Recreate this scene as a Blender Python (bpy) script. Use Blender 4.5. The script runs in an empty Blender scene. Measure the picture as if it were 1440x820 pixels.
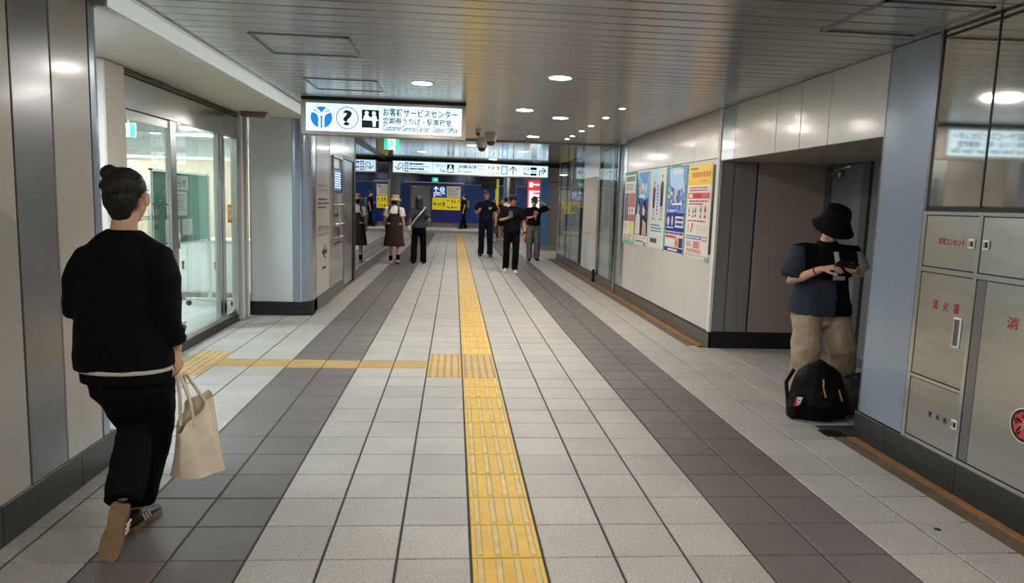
import bpy, bmesh, math, random
from mathutils import Vector, Matrix, noise
from mathutils.geometry import tessellate_polygon

random.seed(7)
SC = bpy.context.scene
COL = SC.collection
V3 = Vector
PI = math.pi

# ------------------------------------------------------------------ camera
F_PX, CAM_H = 1000.0, 1.45
YAW, PITCH, ROLL = math.radians(4.85), math.radians(7.13), math.radians(1.85)
_cy, _sy, _cp, _sp = math.cos(YAW), math.sin(YAW), math.cos(PITCH), math.sin(PITCH)
C_F = V3((_sy * _cp, _cy * _cp, -_sp))
_r = V3((_cy, -_sy, 0))
_u = _r.cross(C_F)
C_R = math.cos(ROLL) * _r + math.sin(ROLL) * _u
C_U = -math.sin(ROLL) * _r + math.cos(ROLL) * _u
cam_data = bpy.data.cameras.new('camera')
cam_data.sensor_fit = 'HORIZONTAL'
cam_data.sensor_width = 36.0
cam_data.lens = 36.0 * F_PX / 1440.0
cam_data.clip_start, cam_data.clip_end = 0.05, 200
cam = bpy.data.objects.new('camera', cam_data)
COL.objects.link(cam)
cam.matrix_world = Matrix(((C_R.x, C_U.x, -C_F.x, 0), (C_R.y, C_U.y, -C_F.y, 0), (C_R.z, C_U.z, -C_F.z, CAM_H), (0, 0, 0, 1)))
SC.camera = cam


def in_view(p, margin=60):
    d = V3(p) - V3((0, 0, CAM_H))
    z = d.dot(C_F)
    if z < 0.3:
        return False
    x = 720 + F_PX * d.dot(C_R) / z
    y = 410 - F_PX * d.dot(C_U) / z
    return -margin < x < 1440 + margin and -margin < y < 820 + margin


# ------------------------------------------------------------------ world, exposure
w = bpy.data.worlds.new('world')
SC.world = w
w.use_nodes = True
w.node_tree.nodes['Background'].inputs[0].default_value = (0.9, 0.95, 1.0, 1)
w.node_tree.nodes['Background'].inputs[1].default_value = 0.25
SC.view_settings.view_transform = 'Standard'
SC.view_settings.look = 'None'
SC.view_settings.exposure = -0.12
SC.view_settings.gamma = 1.0
SC.view_settings.use_curve_mapping = False
SC.cycles.max_bounces = 10
SC.cycles.diffuse_bounces = 5
SC.cycles.glossy_bounces = 5
SC.cycles.transparent_max_bounces = 16
SC.cycles.sample_clamp_indirect = 6.0
SC.cycles.caustics_reflective = False
SC.cycles.caustics_refractive = False

WARM = (1.0, 0.945, 0.87)
COOL = (0.82, 0.95, 1.0)
LAMP = 330.0        # emission of a ceiling downlight disc


# ------------------------------------------------------------------ materials
def srgb(r, g, b):
    f = lambda c: (c / 255 / 12.92) if c / 255 <= 0.04045 else ((c / 255 + 0.055) / 1.055) ** 2.4
    return (f(r), f(g), f(b))


_mats = {}


def mat(name, col, rough=0.5, metal=0.0, coat=0.0, spec=0.5, emit=0.0, emit_col=None, vary=0.0, vscale=3.0,
        speck=0.0, sscale=260.0, bump=0.0, bscale=60.0, stretch=None, rnd=0.0, sheen=0.0, aniso=0.0, tangent=(0, 1, 0)):
    if name in _mats:
        return _mats[name]
    m = bpy.data.materials.new(name)
    m.use_nodes = True
    nt = m.node_tree
    b = nt.nodes['Principled BSDF']
    b.inputs['Base Color'].default_value = (*col, 1)
    b.inputs['Roughness'].default_value = rough
    b.inputs['Metallic'].default_value = metal
    b.inputs['Specular IOR Level'].default_value = spec
    b.inputs['Coat Weight'].default_value = coat
    b.inputs['Coat Roughness'].default_value = 0.13
    if sheen:
        b.inputs['Sheen Weight'].default_value = sheen
    if emit:
        b.inputs['Emission Color'].default_value = (*(emit_col or col), 1)
        b.inputs['Emission Strength'].default_value = emit
    if aniso:
        b.inputs['Anisotropic'].default_value = aniso
        tg = nt.nodes.new('ShaderNodeCombineXYZ')
        for i in range(3):
            tg.inputs[i].default_value = tangent[i]
        nt.links.new(tg.outputs[0], b.inputs['Tangent'])
    if vary or speck or bump or rnd:
        geo = nt.nodes.new('ShaderNodeNewGeometry')
        mp = nt.nodes.new('ShaderNodeMapping')
        nt.links.new(geo.outputs['Position'], mp.inputs['Vector'])
        if stretch:
            mp.inputs['Scale'].default_value = stretch
        val = None

        def noise_val(scale, lo, hi, detail=3.0, contrast=None):
            n = nt.nodes.new('ShaderNodeTexNoise')
            n.inputs['Scale'].default_value = scale
            n.inputs['Detail'].default_value = detail
            nt.links.new(mp.outputs[0], n.inputs['Vector'])
            r = nt.nodes.new('ShaderNodeMapRange')
            a, c = contrast or (0.3, 0.7)
            r.inputs['From Min'].default_value = a
            r.inputs['From Max'].default_value = c
            r.inputs['To Min'].default_value = lo
            r.inputs['To Max'].default_value = hi
            nt.links.new(n.outputs['Fac'], r.inputs['Value'])
            return r.outputs[0]

        def mul(a, c):
            if a is None:
                return c
            k = nt.nodes.new('ShaderNodeMath')
            k.operation = 'MULTIPLY'
            nt.links.new(a, k.inputs[0])
            nt.links.new(c, k.inputs[1])
            return k.outputs[0]
        if vary:
            val = mul(val, noise_val(vscale, 1 - vary, 1 + vary * 0.6))
        if speck:
            val = mul(val, noise_val(sscale, 1 - speck, 1.0, 2.0, (0.30, 0.46)))
            val = mul(val, noise_val(sscale * 0.45, 1 - speck * 0.5, 1.0 + speck * 0.12, 2.0, (0.28, 0.55)))
        if rnd:
            oi = nt.nodes.new('ShaderNodeObjectInfo')
            r = nt.nodes.new('ShaderNodeMapRange')
            r.inputs['To Min'].default_value = 1 - rnd
            r.inputs['To Max'].default_value = 1 + rnd * 0.5
            nt.links.new(oi.outputs['Random'], r.inputs['Value'])
            val = mul(val, r.outputs[0])
        if val is not None:
            mx = nt.nodes.new('ShaderNodeVectorMath')
            mx.operation = 'SCALE'
            mx.inputs[0].default_value = col
            nt.links.new(val, mx.inputs['Scale'])
            nt.links.new(mx.outputs[0], b.inputs['Base Color'])
        if bump:
            n = nt.nodes.new('ShaderNodeTexNoise')
            n.inputs['Scale'].default_value = bscale
            n.inputs['Detail'].default_value = 4
            nt.links.new(mp.outputs[0], n.inputs['Vector'])
            bp = nt.nodes.new('ShaderNodeBump')
            bp.inputs['Strength'].default_value = bump
            bp.inputs['Distance'].default_value = 0.004
            nt.links.new(n.outputs['Fac'], bp.inputs['Height'])
            nt.links.new(bp.outputs[0], b.inputs['Normal'])
    _mats[name] = m
    return m


def glass_mat(name, tint=(0.93, 0.98, 0.96), refl=1.0, rough=0.0):
    if name in _mats:
        return _mats[name]
    m = bpy.data.materials.new(name)
    m.use_nodes = True
    nt = m.node_tree
    nt.nodes.clear()
    o = nt.nodes.new('ShaderNodeOutputMaterial')
    t = nt.nodes.new('ShaderNodeBsdfTransparent')
    t.inputs[0].default_value = (*tint, 1)
    g = nt.nodes.new('ShaderNodeBsdfGlossy')
    g.inputs['Roughness'].default_value = rough
    fr = nt.nodes.new('ShaderNodeFresnel')
    fr.inputs[0].default_value = 1.5
    k = nt.nodes.new('ShaderNodeMath')
    k.operation = 'MULTIPLY'
    k.use_clamp = True
    k.inputs[1].default_value = 1.6 * refl
    nt.links.new(fr.outputs[0], k.inputs[0])
    ge = nt.nodes.new('ShaderNodeNewGeometry')
    k2 = nt.nodes.new('ShaderNodeMath')
    k2.operation = 'SUBTRACT'
    k2.use_clamp = True
    nt.links.new(k.outputs[0], k2.inputs[0])
    nt.links.new(ge.outputs['Backfacing'], k2.inputs[1])
    mx = nt.nodes.new('ShaderNodeMixShader')
    nt.links.new(k2.outputs[0], mx.inputs[0])
    nt.links.new(t.outputs[0], mx.inputs[1])
    nt.links.new(g.outputs[0], mx.inputs[2])
    nt.links.new(mx.outputs[0], o.inputs[0])
    _mats[name] = m
    return m


M_TILE = mat('pale terrazzo tile', srgb(181, 177, 171), 0.5, speck=0.58, sscale=230, vary=0.10, vscale=2.2, rnd=0.10, bump=0.25, bscale=220)
M_TILE_D = mat('dark terrazzo tile', srgb(108, 101, 99), 0.48, speck=0.40, sscale=230, vary=0.10, vscale=2.2, rnd=0.10, bump=0.25, bscale=220)
M_GROUT = mat('grout', srgb(58, 55, 52), 0.85, vary=0.2, vscale=8)
M_YEL = mat('yellow tactile tile', srgb(222, 176, 44), 0.5, speck=0.22, sscale=150, vary=0.10, vscale=6, rnd=0.08)
M_YEL_BAR = mat('worn tactile bar', srgb(216, 186, 112), 0.5, speck=0.2, sscale=200, vary=0.15, vscale=9)
M_TAN = mat('tan tactile tile', srgb(200, 166, 106), 0.5, speck=0.22, sscale=150, vary=0.12, vscale=6, rnd=0.08)
M_TAN_BAR = mat('tan tactile bump', srgb(176, 142, 90), 0.5, speck=0.2, sscale=200)
M_DRAIN = mat('stained concrete edging', srgb(104, 88, 72), 0.7, vary=0.3, vscale=5, speck=0.25)
M_DRAIN2 = mat('rust brown edging', srgb(150, 108, 66), 0.7, vary=0.3, vscale=7)
M_GRANITE = mat('dark granite', srgb(50, 52, 52), 0.32, speck=0.45, sscale=190, vary=0.1)
M_BASE_BROWN = mat('brown grey baseboard', srgb(92, 88, 84), 0.4, vary=0.1)
M_CEIL = mat('satin aluminium slat', (0.60, 0.60, 0.59), 0.27, 0.86, vary=0.05, vscale=1.5, rnd=0.06, aniso=0.85)
M_CEIL_GLOSS = mat('polished ceiling panel', (0.60, 0.61, 0.62), 0.12, 0.85, rnd=0.04)
M_CEIL_GAP = mat('dark ceiling gap', srgb(38, 36, 34), 0.8)
M_RAIL = mat('ceiling hatch rail', srgb(150, 146, 140), 0.4, 0.5)
M_CREAM = mat('cream enamel panel', srgb(202, 198, 190), 0.3, coat=0.35, vary=0.03, rnd=0.03)
M_GREYP = mat('grey metallic panel', srgb(128, 130, 134), 0.26, 0.55, coat=0.3, vary=0.04)
M_BLUEP = mat('blue grey enamel panel', srgb(150, 166, 184), 0.24, 0.25, coat=0.5, vary=0.05)
M_WHITEP = mat('white enamel panel', srgb(214, 212, 207), 0.28, coat=0.4, vary=0.02, rnd=0.02)
M_WHITE = mat('white paint', srgb(226, 228, 222), 0.5)
M_SOFFIT = mat('cream soffit paint', srgb(226, 220, 208), 0.55)
M_BEIGEP = mat('beige brown panel', srgb(160, 148, 138), 0.35, coat=0.2, speck=0.06, sscale=300)
M_STEEL = mat('brushed stainless', (0.58, 0.565, 0.53), 0.24, 1.0, vary=0.09, vscale=3, stretch=(1, 1, 6), aniso=0.7, tangent=(0, 0, 1))
M_STEEL_L = mat('bright stainless', (0.66, 0.65, 0.63), 0.22, 1.0, vary=0.05, vscale=3)
M_MIRROR = mat('polished mirror steel', (0.62, 0.61, 0.58), 0.045, 1.0)
M_DARKM = mat('dark metal', srgb(44, 44, 46), 0.4, 0.5)
M_BLACK = mat('black rubber', srgb(16, 16, 17), 0.6)
M_STRIPG = mat('grey enamel strip', srgb(132, 130, 132), 0.35, coat=0.2)
M_DOORG = mat('grey steel door', srgb(120, 124, 130), 0.42, vary=0.06, vscale=2)
M_FRAMEG = mat('dark grey door frame', srgb(86, 90, 96), 0.4)
M_GLASS = glass_mat('clear glass')
M_GLASS_R = glass_mat('reflective glass', (0.80, 0.86, 0.86), 1.4)
M_GLASS_L = glass_mat('tinted clear glass', (0.90, 0.94, 0.94), 0.5)
M_SIGN = mat('lit sign face', (0.80, 0.95, 1.0), 0.4, emit=1.2, emit_col=(0.62, 0.86, 1.0))
M_INK = mat('dark sign ink', srgb(38, 62, 78), 0.5)
M_INKK = mat('black ink', srgb(22, 22, 26), 0.5)
M_SBLUE = mat('sign blue', srgb(30, 140, 240), 0.5, emit=0.65, emit_col=srgb(40, 140, 235))
M_SPURP = mat('sign purple', srgb(150, 90, 200), 0.5, emit=0.3, emit_col=srgb(150, 90, 200))
M_SGREEN = mat('sign green', srgb(60, 150, 120), 0.5)
M_SWHITE = mat('sign white', (0.85, 0.97, 1.0), 0.5, emit=1.0, emit_col=(0.78, 0.95, 1.0))
M_EXITG = mat('exit sign green', srgb(20, 205, 165), 0.5, emit=0.9, emit_col=srgb(20, 205, 165))
M_RED = mat('red lettering', srgb(176, 34, 40), 0.5)
M_NAVYINK = mat('navy lettering', srgb(36, 44, 84), 0.5)
M_LAMP = mat('downlight diffuser', (1, 0.95, 0.85), 0.5, emit=LAMP, emit_col=WARM)
M_TUBE = mat('fluorescent diffuser', (1, 1, 1), 0.5, emit=140.0, emit_col=(0.86, 0.96, 1.0))
M_PAPER = mat('white paper', srgb(232, 232, 228), 0.7)
M_TAPE = mat('green masking tape', srgb(120, 176, 150), 0.7)

# plain print colours for posters
PC = {}


def pc(r, g, b):
    k = (r, g, b)
    if k not in PC:
        PC[k] = mat('print %d %d %d' % k, srgb(r, g, b), 0.35, coat=0.2)
    return PC[k]


# ------------------------------------------------------------------ object helpers
def thing(name, label, cat, loc=(0, 0, 0), rz=0.0, group=None):
    o = bpy.data.objects.new(name, None)
    o.empty_display_size = 0.1
    COL.objects.link(o)
    o.location = loc
    o.rotation_euler = (0, 0, rz)
    o['label'] = label
    o['category'] = cat
    if group:
        o['group'] = group
    return o


def tag(o, label, cat, group=None):
    o['label'] = label
    o['category'] = cat
    if group:
        o['group'] = group
    return o


def struct(o):
    o['kind'] = 'structure'
    return o


def basis(o):
    m = Matrix.Translation(o.location) @ o.rotation_euler.to_matrix().to_4x4()
    return m


def link(name, me, parent=None, local=False):
    """geometry given in world coordinates unless local; children keep their parent's origin"""
    o = bpy.data.objects.new(name, me)
    COL.objects.link(o)
    if parent is not None:
        o.parent = parent
        if not local:
            me.transform(world_of(parent).inverted())
    return o


def world_of(o):
    m = basis(o)
    if o.parent:
        m = world_of(o.parent) @ m
    return m


def centre(o):
    """move a top-level mesh object's origin to the foot of its geometry"""
    vs = o.data.vertices
    if not vs:
        return o
    xs = [v.co.x for v in vs]; ys = [v.co.y for v in vs]; zs = [v.co.z for v in vs]
    c = V3(((min(xs) + max(xs)) / 2, (min(ys) + max(ys)) / 2, min(zs)))
    o.data.transform(Matrix.Translation(-c))
    o.location = o.location + c
    return o


class MB:
    """collects simple shapes into one mesh with one or several materials"""

    def __init__(s):
        s.v, s.f, s.m, s.mats, s.smooth = [], [], [], [], []

    def mi(s, m):
        if m not in s.mats:
            s.mats.append(m)
        return s.mats.index(m)

    def add(s, verts, faces, m, smooth=False):
        o = len(s.v)
        s.v += [tuple(p) for p in verts]
        k = s.mi(m)
        for f in faces:
            s.f.append([i + o for i in f])
            s.m.append(k)
            s.smooth.append(smooth)
        return s

    def box(s, a, b, m, ch=0.0):
        x0, y0, z0 = [min(a[i], b[i]) for i in range(3)]
        x1, y1, z1 = [max(a[i], b[i]) for i in range(3)]
        if ch <= 0:
            v = [(x0, y0, z0), (x1, y0, z0), (x1, y1, z0), (x0, y1, z0), (x0, y0, z1), (x1, y0, z1), (x1, y1, z1), (x0, y1, z1)]
            f = [(0, 3, 2, 1), (4, 5, 6, 7), (0, 1, 5, 4), (1, 2, 6, 5), (2, 3, 7, 6), (3, 0, 4, 7)]
            return s.add(v, f, m)
        bm = bmesh.new()
        bmesh.ops.create_cube(bm, size=1)
        for q in bm.verts:
            q.co = V3(((x0 + x1) / 2 + q.co.x * (x1 - x0), (y0 + y1) / 2 + q.co.y * (y1 - y0), (z0 + z1) / 2 + q.co.z * (z1 - z0)))
        bmesh.ops.bevel(bm, geom=bm.edges[:], offset=ch, segments=1, affect='EDGES')
        return s.bm(bm, m)

    def bm(s, bm, m, smooth=False):
        bm.verts.ensure_lookup_table()
        bm.verts.index_update()
        s.add([tuple(q.co) for q in bm.verts], [[q.index for q in f.verts] for f in bm.faces], m, smooth)
        bm.free()
        return s

    def cyl(s, a, b, r, m, n=12, r2=None, smooth=True):
        a, b = V3(a), V3(b)
        r2 = r if r2 is None else r2
        t = (b - a).normalized()
        h = V3((1, 0, 0)) if abs(t.x) < 0.9 else V3((0, 1, 0))
        A = t.cross(h).normalized()
        B = t.cross(A)
        v = []
        for c, q in ((a, r), (b, r2)):
            for i in range(n):
                th = 2 * PI * i / n
                v.append(c + A * (q * math.cos(th)) + B * (q * math.sin(th)))
        f = [(i, (i + 1) % n, n + (i + 1) % n, n + i) for i in range(n)]
        s.add(v, f, m, smooth)
        s.add(v[:n], [list(range(n))[::-1]], m)
        s.add(v[n:], [list(range(n))], m)
        return s

    def tube(s, pts, r, m, n=8):
        pts = [V3(p) for p in pts]
        k = len(pts)
        rs = r if isinstance(r, (list, tuple)) else [r] * k
        up = V3((0, 0, 1))
        v = []
        for i, p in enumerate(pts):
            t = (pts[min(i + 1, k - 1)] - pts[max(i - 1, 0)]).normalized()
            h = up if abs(t.z) < 0.95 else V3((1, 0, 0))
            A = t.cross(h).normalized()
            B = t.cross(A)
            for j in range(n):
                th = 2 * PI * j / n
                v.append(p + A * rs[i] * math.cos(th) + B * rs[i] * math.sin(th))
        f = [(i * n + j, i * n + (j + 1) % n, (i + 1) * n + (j + 1) % n, (i + 1) * n + j) for i in range(k - 1) for j in range(n)]
        s.add(v, f, m, True)
        s.add(v[:n], [list(range(n))[::-1]], m)
        s.add(v[-n:], [list(range(n))], m)
        return s

    def ball(s, c, r, m, seg=12, rings=8, sc=(1, 1, 1)):
        bm = bmesh.new()
        bmesh.ops.create_uvsphere(bm, u_segments=seg, v_segments=rings, radius=r)
        for q in bm.verts:
            q.co = V3((q.co.x * sc[0], q.co.y * sc[1], q.co.z * sc[2])) + V3(c)
        return s.bm(bm, m, True)

    def build(s, name, parent=None, local=False):
        me = bpy.data.meshes.new(name)
        me.from_pydata(s.v, [], s.f)
        for m in s.mats:
            me.materials.append(m)
        me.polygons.foreach_set('material_index', s.m)
        me.polygons.foreach_set('use_smooth', s.smooth)
        me.update()
        return link(name, me, parent, local)


def box(name, a, b, m, parent=None, ch=0.0):
    return MB().box(a, b, m, ch).build(name, parent)


# ------------------------------------------------------------------ flat print on a plane
_txt = {}


def text_geo(s, bold=0.0):
    k = (s, bold)
    if k not in _txt:
        cu = bpy.data.curves.new('lettering', 'FONT')
        cu.body = s
        cu.size = 1.0
        cu.offset = bold
        cu.resolution_u = 3
        o = bpy.data.objects.new('lettering', cu)
        me = o.to_mesh()
        vs = [(q.co.x, q.co.y) for q in me.vertices]
        fs = [list(p.vertices) for p in me.polygons]
        o.to_mesh_clear()
        bpy.data.objects.remove(o)
        bpy.data.curves.remove(cu)
        _txt[k] = (vs, fs)
    return _txt[k]


class Print:
    def __init__(s, O, U, V=(0, 0, 1)):
        s.O, s.U, s.V = V3(O), V3(U).normalized(), V3(V).normalized()
        s.N = s.U.cross(s.V)
        s.mb = MB()

    def P(s, u, v, d=0.001):
        return s.O + s.U * u + s.V * v + s.N * d

    def poly(s, pts, m, d=0.001):
        s.mb.add([s.P(u, v, d) for u, v in pts], [list(range(len(pts)))], m)
        return s

    def rect(s, u0, v0, u1, v1, m, d=0.001):
        return s.poly([(u0, v0), (u1, v0), (u1, v1), (u0, v1)], m, d)

    def frame(s, u0, v0, u1, v1, t, m, d=0.001):
        s.rect(u0, v0, u1, v0 + t, m, d); s.rect(u0, v1 - t, u1, v1, m, d)
        s.rect(u0, v0 + t, u0 + t, v1 - t, m, d); s.rect(u1 - t, v0 + t, u1, v1 - t, m, d)
        return s

    def disc(s, u, v, r, m, d=0.001, n=28, ry=None):
        ry = ry or r
        return s.poly([(u + r * math.cos(2 * PI * i / n), v + ry * math.sin(2 * PI * i / n)) for i in range(n)], m, d)

    def ring(s, u, v, r, t, m, d=0.001, n=32, a0=0.0, a1=2 * PI):
        k = n
        o = [(u + r * math.cos(a0 + (a1 - a0) * i / k), v + r * math.sin(a0 + (a1 - a0) * i / k)) for i in range(k + 1)]
        q = [(u + (r - t) * math.cos(a0 + (a1 - a0) * i / k), v + (r - t) * math.sin(a0 + (a1 - a0) * i / k)) for i in range(k + 1)]
        for i in range(k):
            s.poly([q[i], o[i], o[i + 1], q[i + 1]], m, d)
        return s

    def line(s, pts, t, m, d=0.001):
        for (a, b), (c, e) in zip(pts[:-1], pts[1:]):
            dx, dy = c - a, e - b
            L = math.hypot(dx, dy) or 1
            nx, ny = -dy / L * t / 2, dx / L * t / 2
            s.poly([(a - nx, b - ny), (c - nx, e - ny), (c + nx, e + ny), (a + nx, b + ny)], m, d)
        return s

    def text(s, body, u, v, w, h, m, d=0.0015, bold=0.0):
        """fit the lettering into the box u..u+w, v..v+h"""
        vs, fs = text_geo(body, bold)
        if not vs:
            return s
        x0 = min(q[0] for q in vs); x1 = max(q[0] for q in vs)
        y0 = min(q[1] for q in vs); y1 = max(q[1] for q in vs)
        sx, sy = w / (x1 - x0), h / (y1 - y0)
        s.mb.add([s.P(u + (x - x0) * sx, v + (y - y0) * sy, d) for x, y in vs], fs, m)
        return s

    def bars(s, u0, v0, u1, v1, rows, m, d=0.0015, fill=0.5, rag=0.25):
        h = (v1 - v0) / rows
        for i in range(rows):
            b = v1 - (i + 1) * h + h * (1 - fill) / 2
            e = u1 - (u1 - u0) * random.random() * rag
            u = u0
            while u < e:
                k = min(e, u + (u1 - u0) * random.uniform(0.05, 0.22))
                s.rect(u, b, k, b + h * fill, m, d)
                u = k + (u1 - u0) * 0.02
        return s

    def build(s, name, parent=None):
        return s.mb.build(name, parent)


X_, Y_, Z_ = V3((1, 0, 0)), V3((0, 1, 0)), V3((0, 0, 1))
M_OFFW = mat('office white wall', srgb(232, 234, 230), 0.6)
# ================================================================== SETTING
XL, XLN, XD, XR, XRN, XB = -1.73, -1.79, -2.45, 2.69, 2.66, 3.85   # wall planes
ZC = 2.46                                                        # ceiling
Y_BACK, Y_PIL, Y_ALC, Y_BLK = -6.0, 8.75, 7.15, 4.32
X0 = 0.10                                                        # tile grid
Y0T = 2.755
T = 0.30

# ------------------------------------------------------------------ floor and tiles
floor = struct(box('floor', (-8.0, Y_BACK, -0.20), (8.5, 32.0, -0.006), M_GROUT))


def tile_mesh(name, m, gx=0.0052, gy=0.0030, extra=None):
    """a chamfered tile, origin at its middle, top at z = 0"""
    b = MB()
    hx, hy, c = T / 2 - gx, T / 2 - gy, 0.003
    v = [(-hx, -hy, -0.02), (hx, -hy, -0.02), (hx, hy, -0.02), (-hx, hy, -0.02),
         (-hx, -hy, -c), (hx, -hy, -c), (hx, hy, -c), (-hx, hy, -c),
         (-hx + c, -hy + c, 0), (hx - c, -hy + c, 0), (hx - c, hy - c, 0), (-hx + c, hy - c, 0)]
    f = [(0, 1, 5, 4), (1, 2, 6, 5), (2, 3, 7, 6), (3, 0, 4, 7), (4, 5, 9, 8), (5, 6, 10, 9), (6, 7, 11, 10), (7, 4, 8, 11), (8, 9, 10, 11)]
    b.add(v, f, m)
    if extra:
        extra(b)
    me = bpy.data.meshes.new(name)
    me.from_pydata(b.v, [], b.f)
    for q in b.mats:
        me.materials.append(q)
    me.polygons.foreach_set('material_index', b.m)
    me.update()
    return me


def raised(b, cx, cy, hx, hy, h, m, e=0.006):
    v = [(cx - hx, cy - hy, 0), (cx + hx, cy - hy, 0), (cx + hx, cy + hy, 0), (cx - hx, cy + hy, 0),
         (cx - hx + e, cy - hy + e, h), (cx + hx - e, cy - hy + e, h), (cx + hx - e, cy + hy - e, h), (cx - hx + e, cy + hy - e, h)]
    b.add(v, [(0, 1, 5, 4), (1, 2, 6, 5), (2, 3, 7, 6), (3, 0, 4, 7), (4, 5, 6, 7)], m)


def bars_y(m):
    return lambda b: [raised(b, x, 0, 0.0155, 0.136, 0.005, m) for x in (-0.1125, -0.0375, 0.0375, 0.1125)]


def bars_x(m):
    return lambda b: [raised(b, 0, y, 0.136, 0.0155, 0.005, m) for y in (-0.1125, -0.0375, 0.0375, 0.1125)]


def dots(m):
    def g(b):
        for i in range(5):
            for j in range(5):
                raised(b, -0.12 + 0.06 * i, -0.12 + 0.06 * j, 0.012, 0.012, 0.005, m, 0.004)
    return g


TM = {'light': tile_mesh('floor_tile', M_TILE), 'dark': tile_mesh('floor_tile', M_TILE_D),
      'yel': tile_mesh('tactile_tile', M_YEL, extra=bars_y(M_YEL_BAR)),
      'tan_x': tile_mesh('tactile_tile', M_TAN, extra=bars_x(M_TAN_BAR)),
      'tan_dot': tile_mesh('tactile_tile', M_TAN, extra=dots(M_TAN_BAR))}


def tile_kind(c, j):
    if 10 <= j <= 12 and c in (-1, 0, -8):
        return 'tan_dot'
    if j == 11 and -7 <= c <= -2:
        return 'tan_x'
    if c == 0:
        return 'yel'
    if c in (-5, -4, 4, 5):
        return 'dark'
    return 'light'


def tile_place(c, j):
    """None where a wall, the drain or a pillar stands"""
    x, y = X0 + (c + 0.5) * T, Y0T + (j + 0.5) * T
    if y > 31.95:
        return None
    if x < XL - 0.0:
        if y < 3.7 or (y > Y_PIL and y < 19.2):
            return None
        if y <= Y_PIL and x < XD - 0.02:
            return None
    if x > 2.44:
        if not (4.45 < y < Y_ALC or y > 18.6):
            return None
        if y < Y_ALC and x > XB:
            return None
    if abs(x) > 6.5:
        return None
    return x, y


cells = []
for c in range(-22, 22):
    for j in range(-4, 98):
        p = tile_place(c, j)
        if p and in_view((p[0], p[1], 0), 130):
            cells.append((math.hypot(p[0], p[1]), c, j, p))
cells.sort()
count = {'floor_tile': 0, 'tactile_tile': 0}
rest = {'floor_tile': [], 'tactile_tile': []}
for d, c, j, p in cells:
    k = tile_kind(c, j)
    n = 'floor_tile' if k in ('light', 'dark') else 'tactile_tile'
    if count[n] < (296 if n == 'floor_tile' else 96):
        count[n] += 1
        o = bpy.data.objects.new(n, TM[k])
        COL.objects.link(o)
        o.parent = floor
        o.location = (p[0], p[1], random.uniform(-0.0006, 0.0006))
    else:
        rest[n].append((k, p))
for n in rest:
    b = MB()
    for k, p in rest[n]:
        me = TM[k]
        b.add([(v.co.x + p[0], v.co.y + p[1], v.co.z) for v in me.vertices], [list(q.vertices) for q in me.polygons[:9]], me.materials[0])
        if len(me.polygons) > 9 and p[1] < 24:
            b.add([(v.co.x + p[0], v.co.y + p[1], v.co.z) for v in me.vertices], [list(q.vertices) for q in me.polygons[9:]], me.materials[1])
    if b.v:
        o = b.build(n, floor)
        o['kind'] = 'stuff'

# partial tiles along the near left wall and the drain edging on the right
edge = MB()
for j in range(-4, 4):
    y = Y0T + j * T
    edge.box((XLN, y + .003, -.02), (-1.706, y + T - .003, 0), M_TILE)
for j in range(21, 55):
    y = Y0T + j * T
    edge.box((XL, y + .003, -.02), (-1.706, y + T - .003, 0), M_TILE)
cut = edge.build('cut_tile', floor); cut['kind'] = 'stuff'
trim_1 = struct(box('trim_1', (2.45, Y_BACK, -0.02), (2.585, 4.40, -0.001), M_DRAIN))
trim_2 = struct(box('trim_2', (2.588, Y_BACK, -0.02), (XRN, 4.30, 0.0), M_DRAIN2))
trim_3 = struct(box('trim_3', (2.45, 7.25, -0.02), (2.60, 18.4, -0.001), M_DRAIN))
trim_4 = struct(box('trim_4', (2.603, 7.17, -0.02), (XR, 18.4, 0.0), M_DRAIN2))
drain = tag(MB().box((2.46, 4.30, -0.002), (2.60, 4.44, 0.002), M_DARKM).build('drain_cover'), 'small dark drain cover at the end of the brown floor edging beside the grey bag', 'drain cover')
centre(drain)
plug = tag(MB().cyl((2.28, 2.98, -0.001), (2.28, 2.98, 0.002), 0.016, M_BLACK).build('floor_plug'), 'small black round plug in the pale floor tile below the fire cabinet', 'plug')
centre(plug)

# ------------------------------------------------------------------ ceiling
ceiling = struct(box('ceiling', (-1.85, Y_BACK, ZC + 0.012), (XR + 0.02, 19.0, 2.75), M_CEIL_GAP))
slat = MB().box((XL - 0.05, -0.0675, 0.0), (XR, 0.0675, 0.011), M_CEIL, 0.003)
sl_o = None
y = -5.9
while y < 11.85:
    if y < 1.7:
        if y < -5.7:
            big = MB()
        big.box((XL - 0.05, y - 0.0705, ZC), (XR, y + 0.0705, ZC + 0.011), M_CEIL)
    else:
        if sl_o is None:
            far = big.build('ceiling_slat', ceiling); far['kind'] = 'stuff'
            sl_o = slat.build('ceiling_slat')
            o = sl_o
        else:
            o = sl_o.copy(); COL.objects.link(o)
        o.parent = ceiling
        o.location = (0, y, ZC + random.uniform(-0.0004, 0.0004))
    y += 0.15
struct(box('trim_5', (XL - 0.02, 11.86, ZC - 0.035), (XR, 11.92, ZC + 0.01), M_RAIL))
y = 12.22
k = 0
pan = MB().box((XL - 0.05, -0.297, 0.0), (XR, 0.297, 0.011), M_CEIL_GLOSS, 0.003).build('ceiling_panel', ceiling)
pan.location = (0, 12.22, ZC)
while y < 18.6:
    if k:
        o = pan.copy(); COL.objects.link(o); o.location = (0, y, ZC)
    y += 0.6; k += 1
struct(box('trim_6', (XL - 0.3, 18.62, 2.38), (3.2, 18.8, 2.62), M_DARKM))

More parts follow.
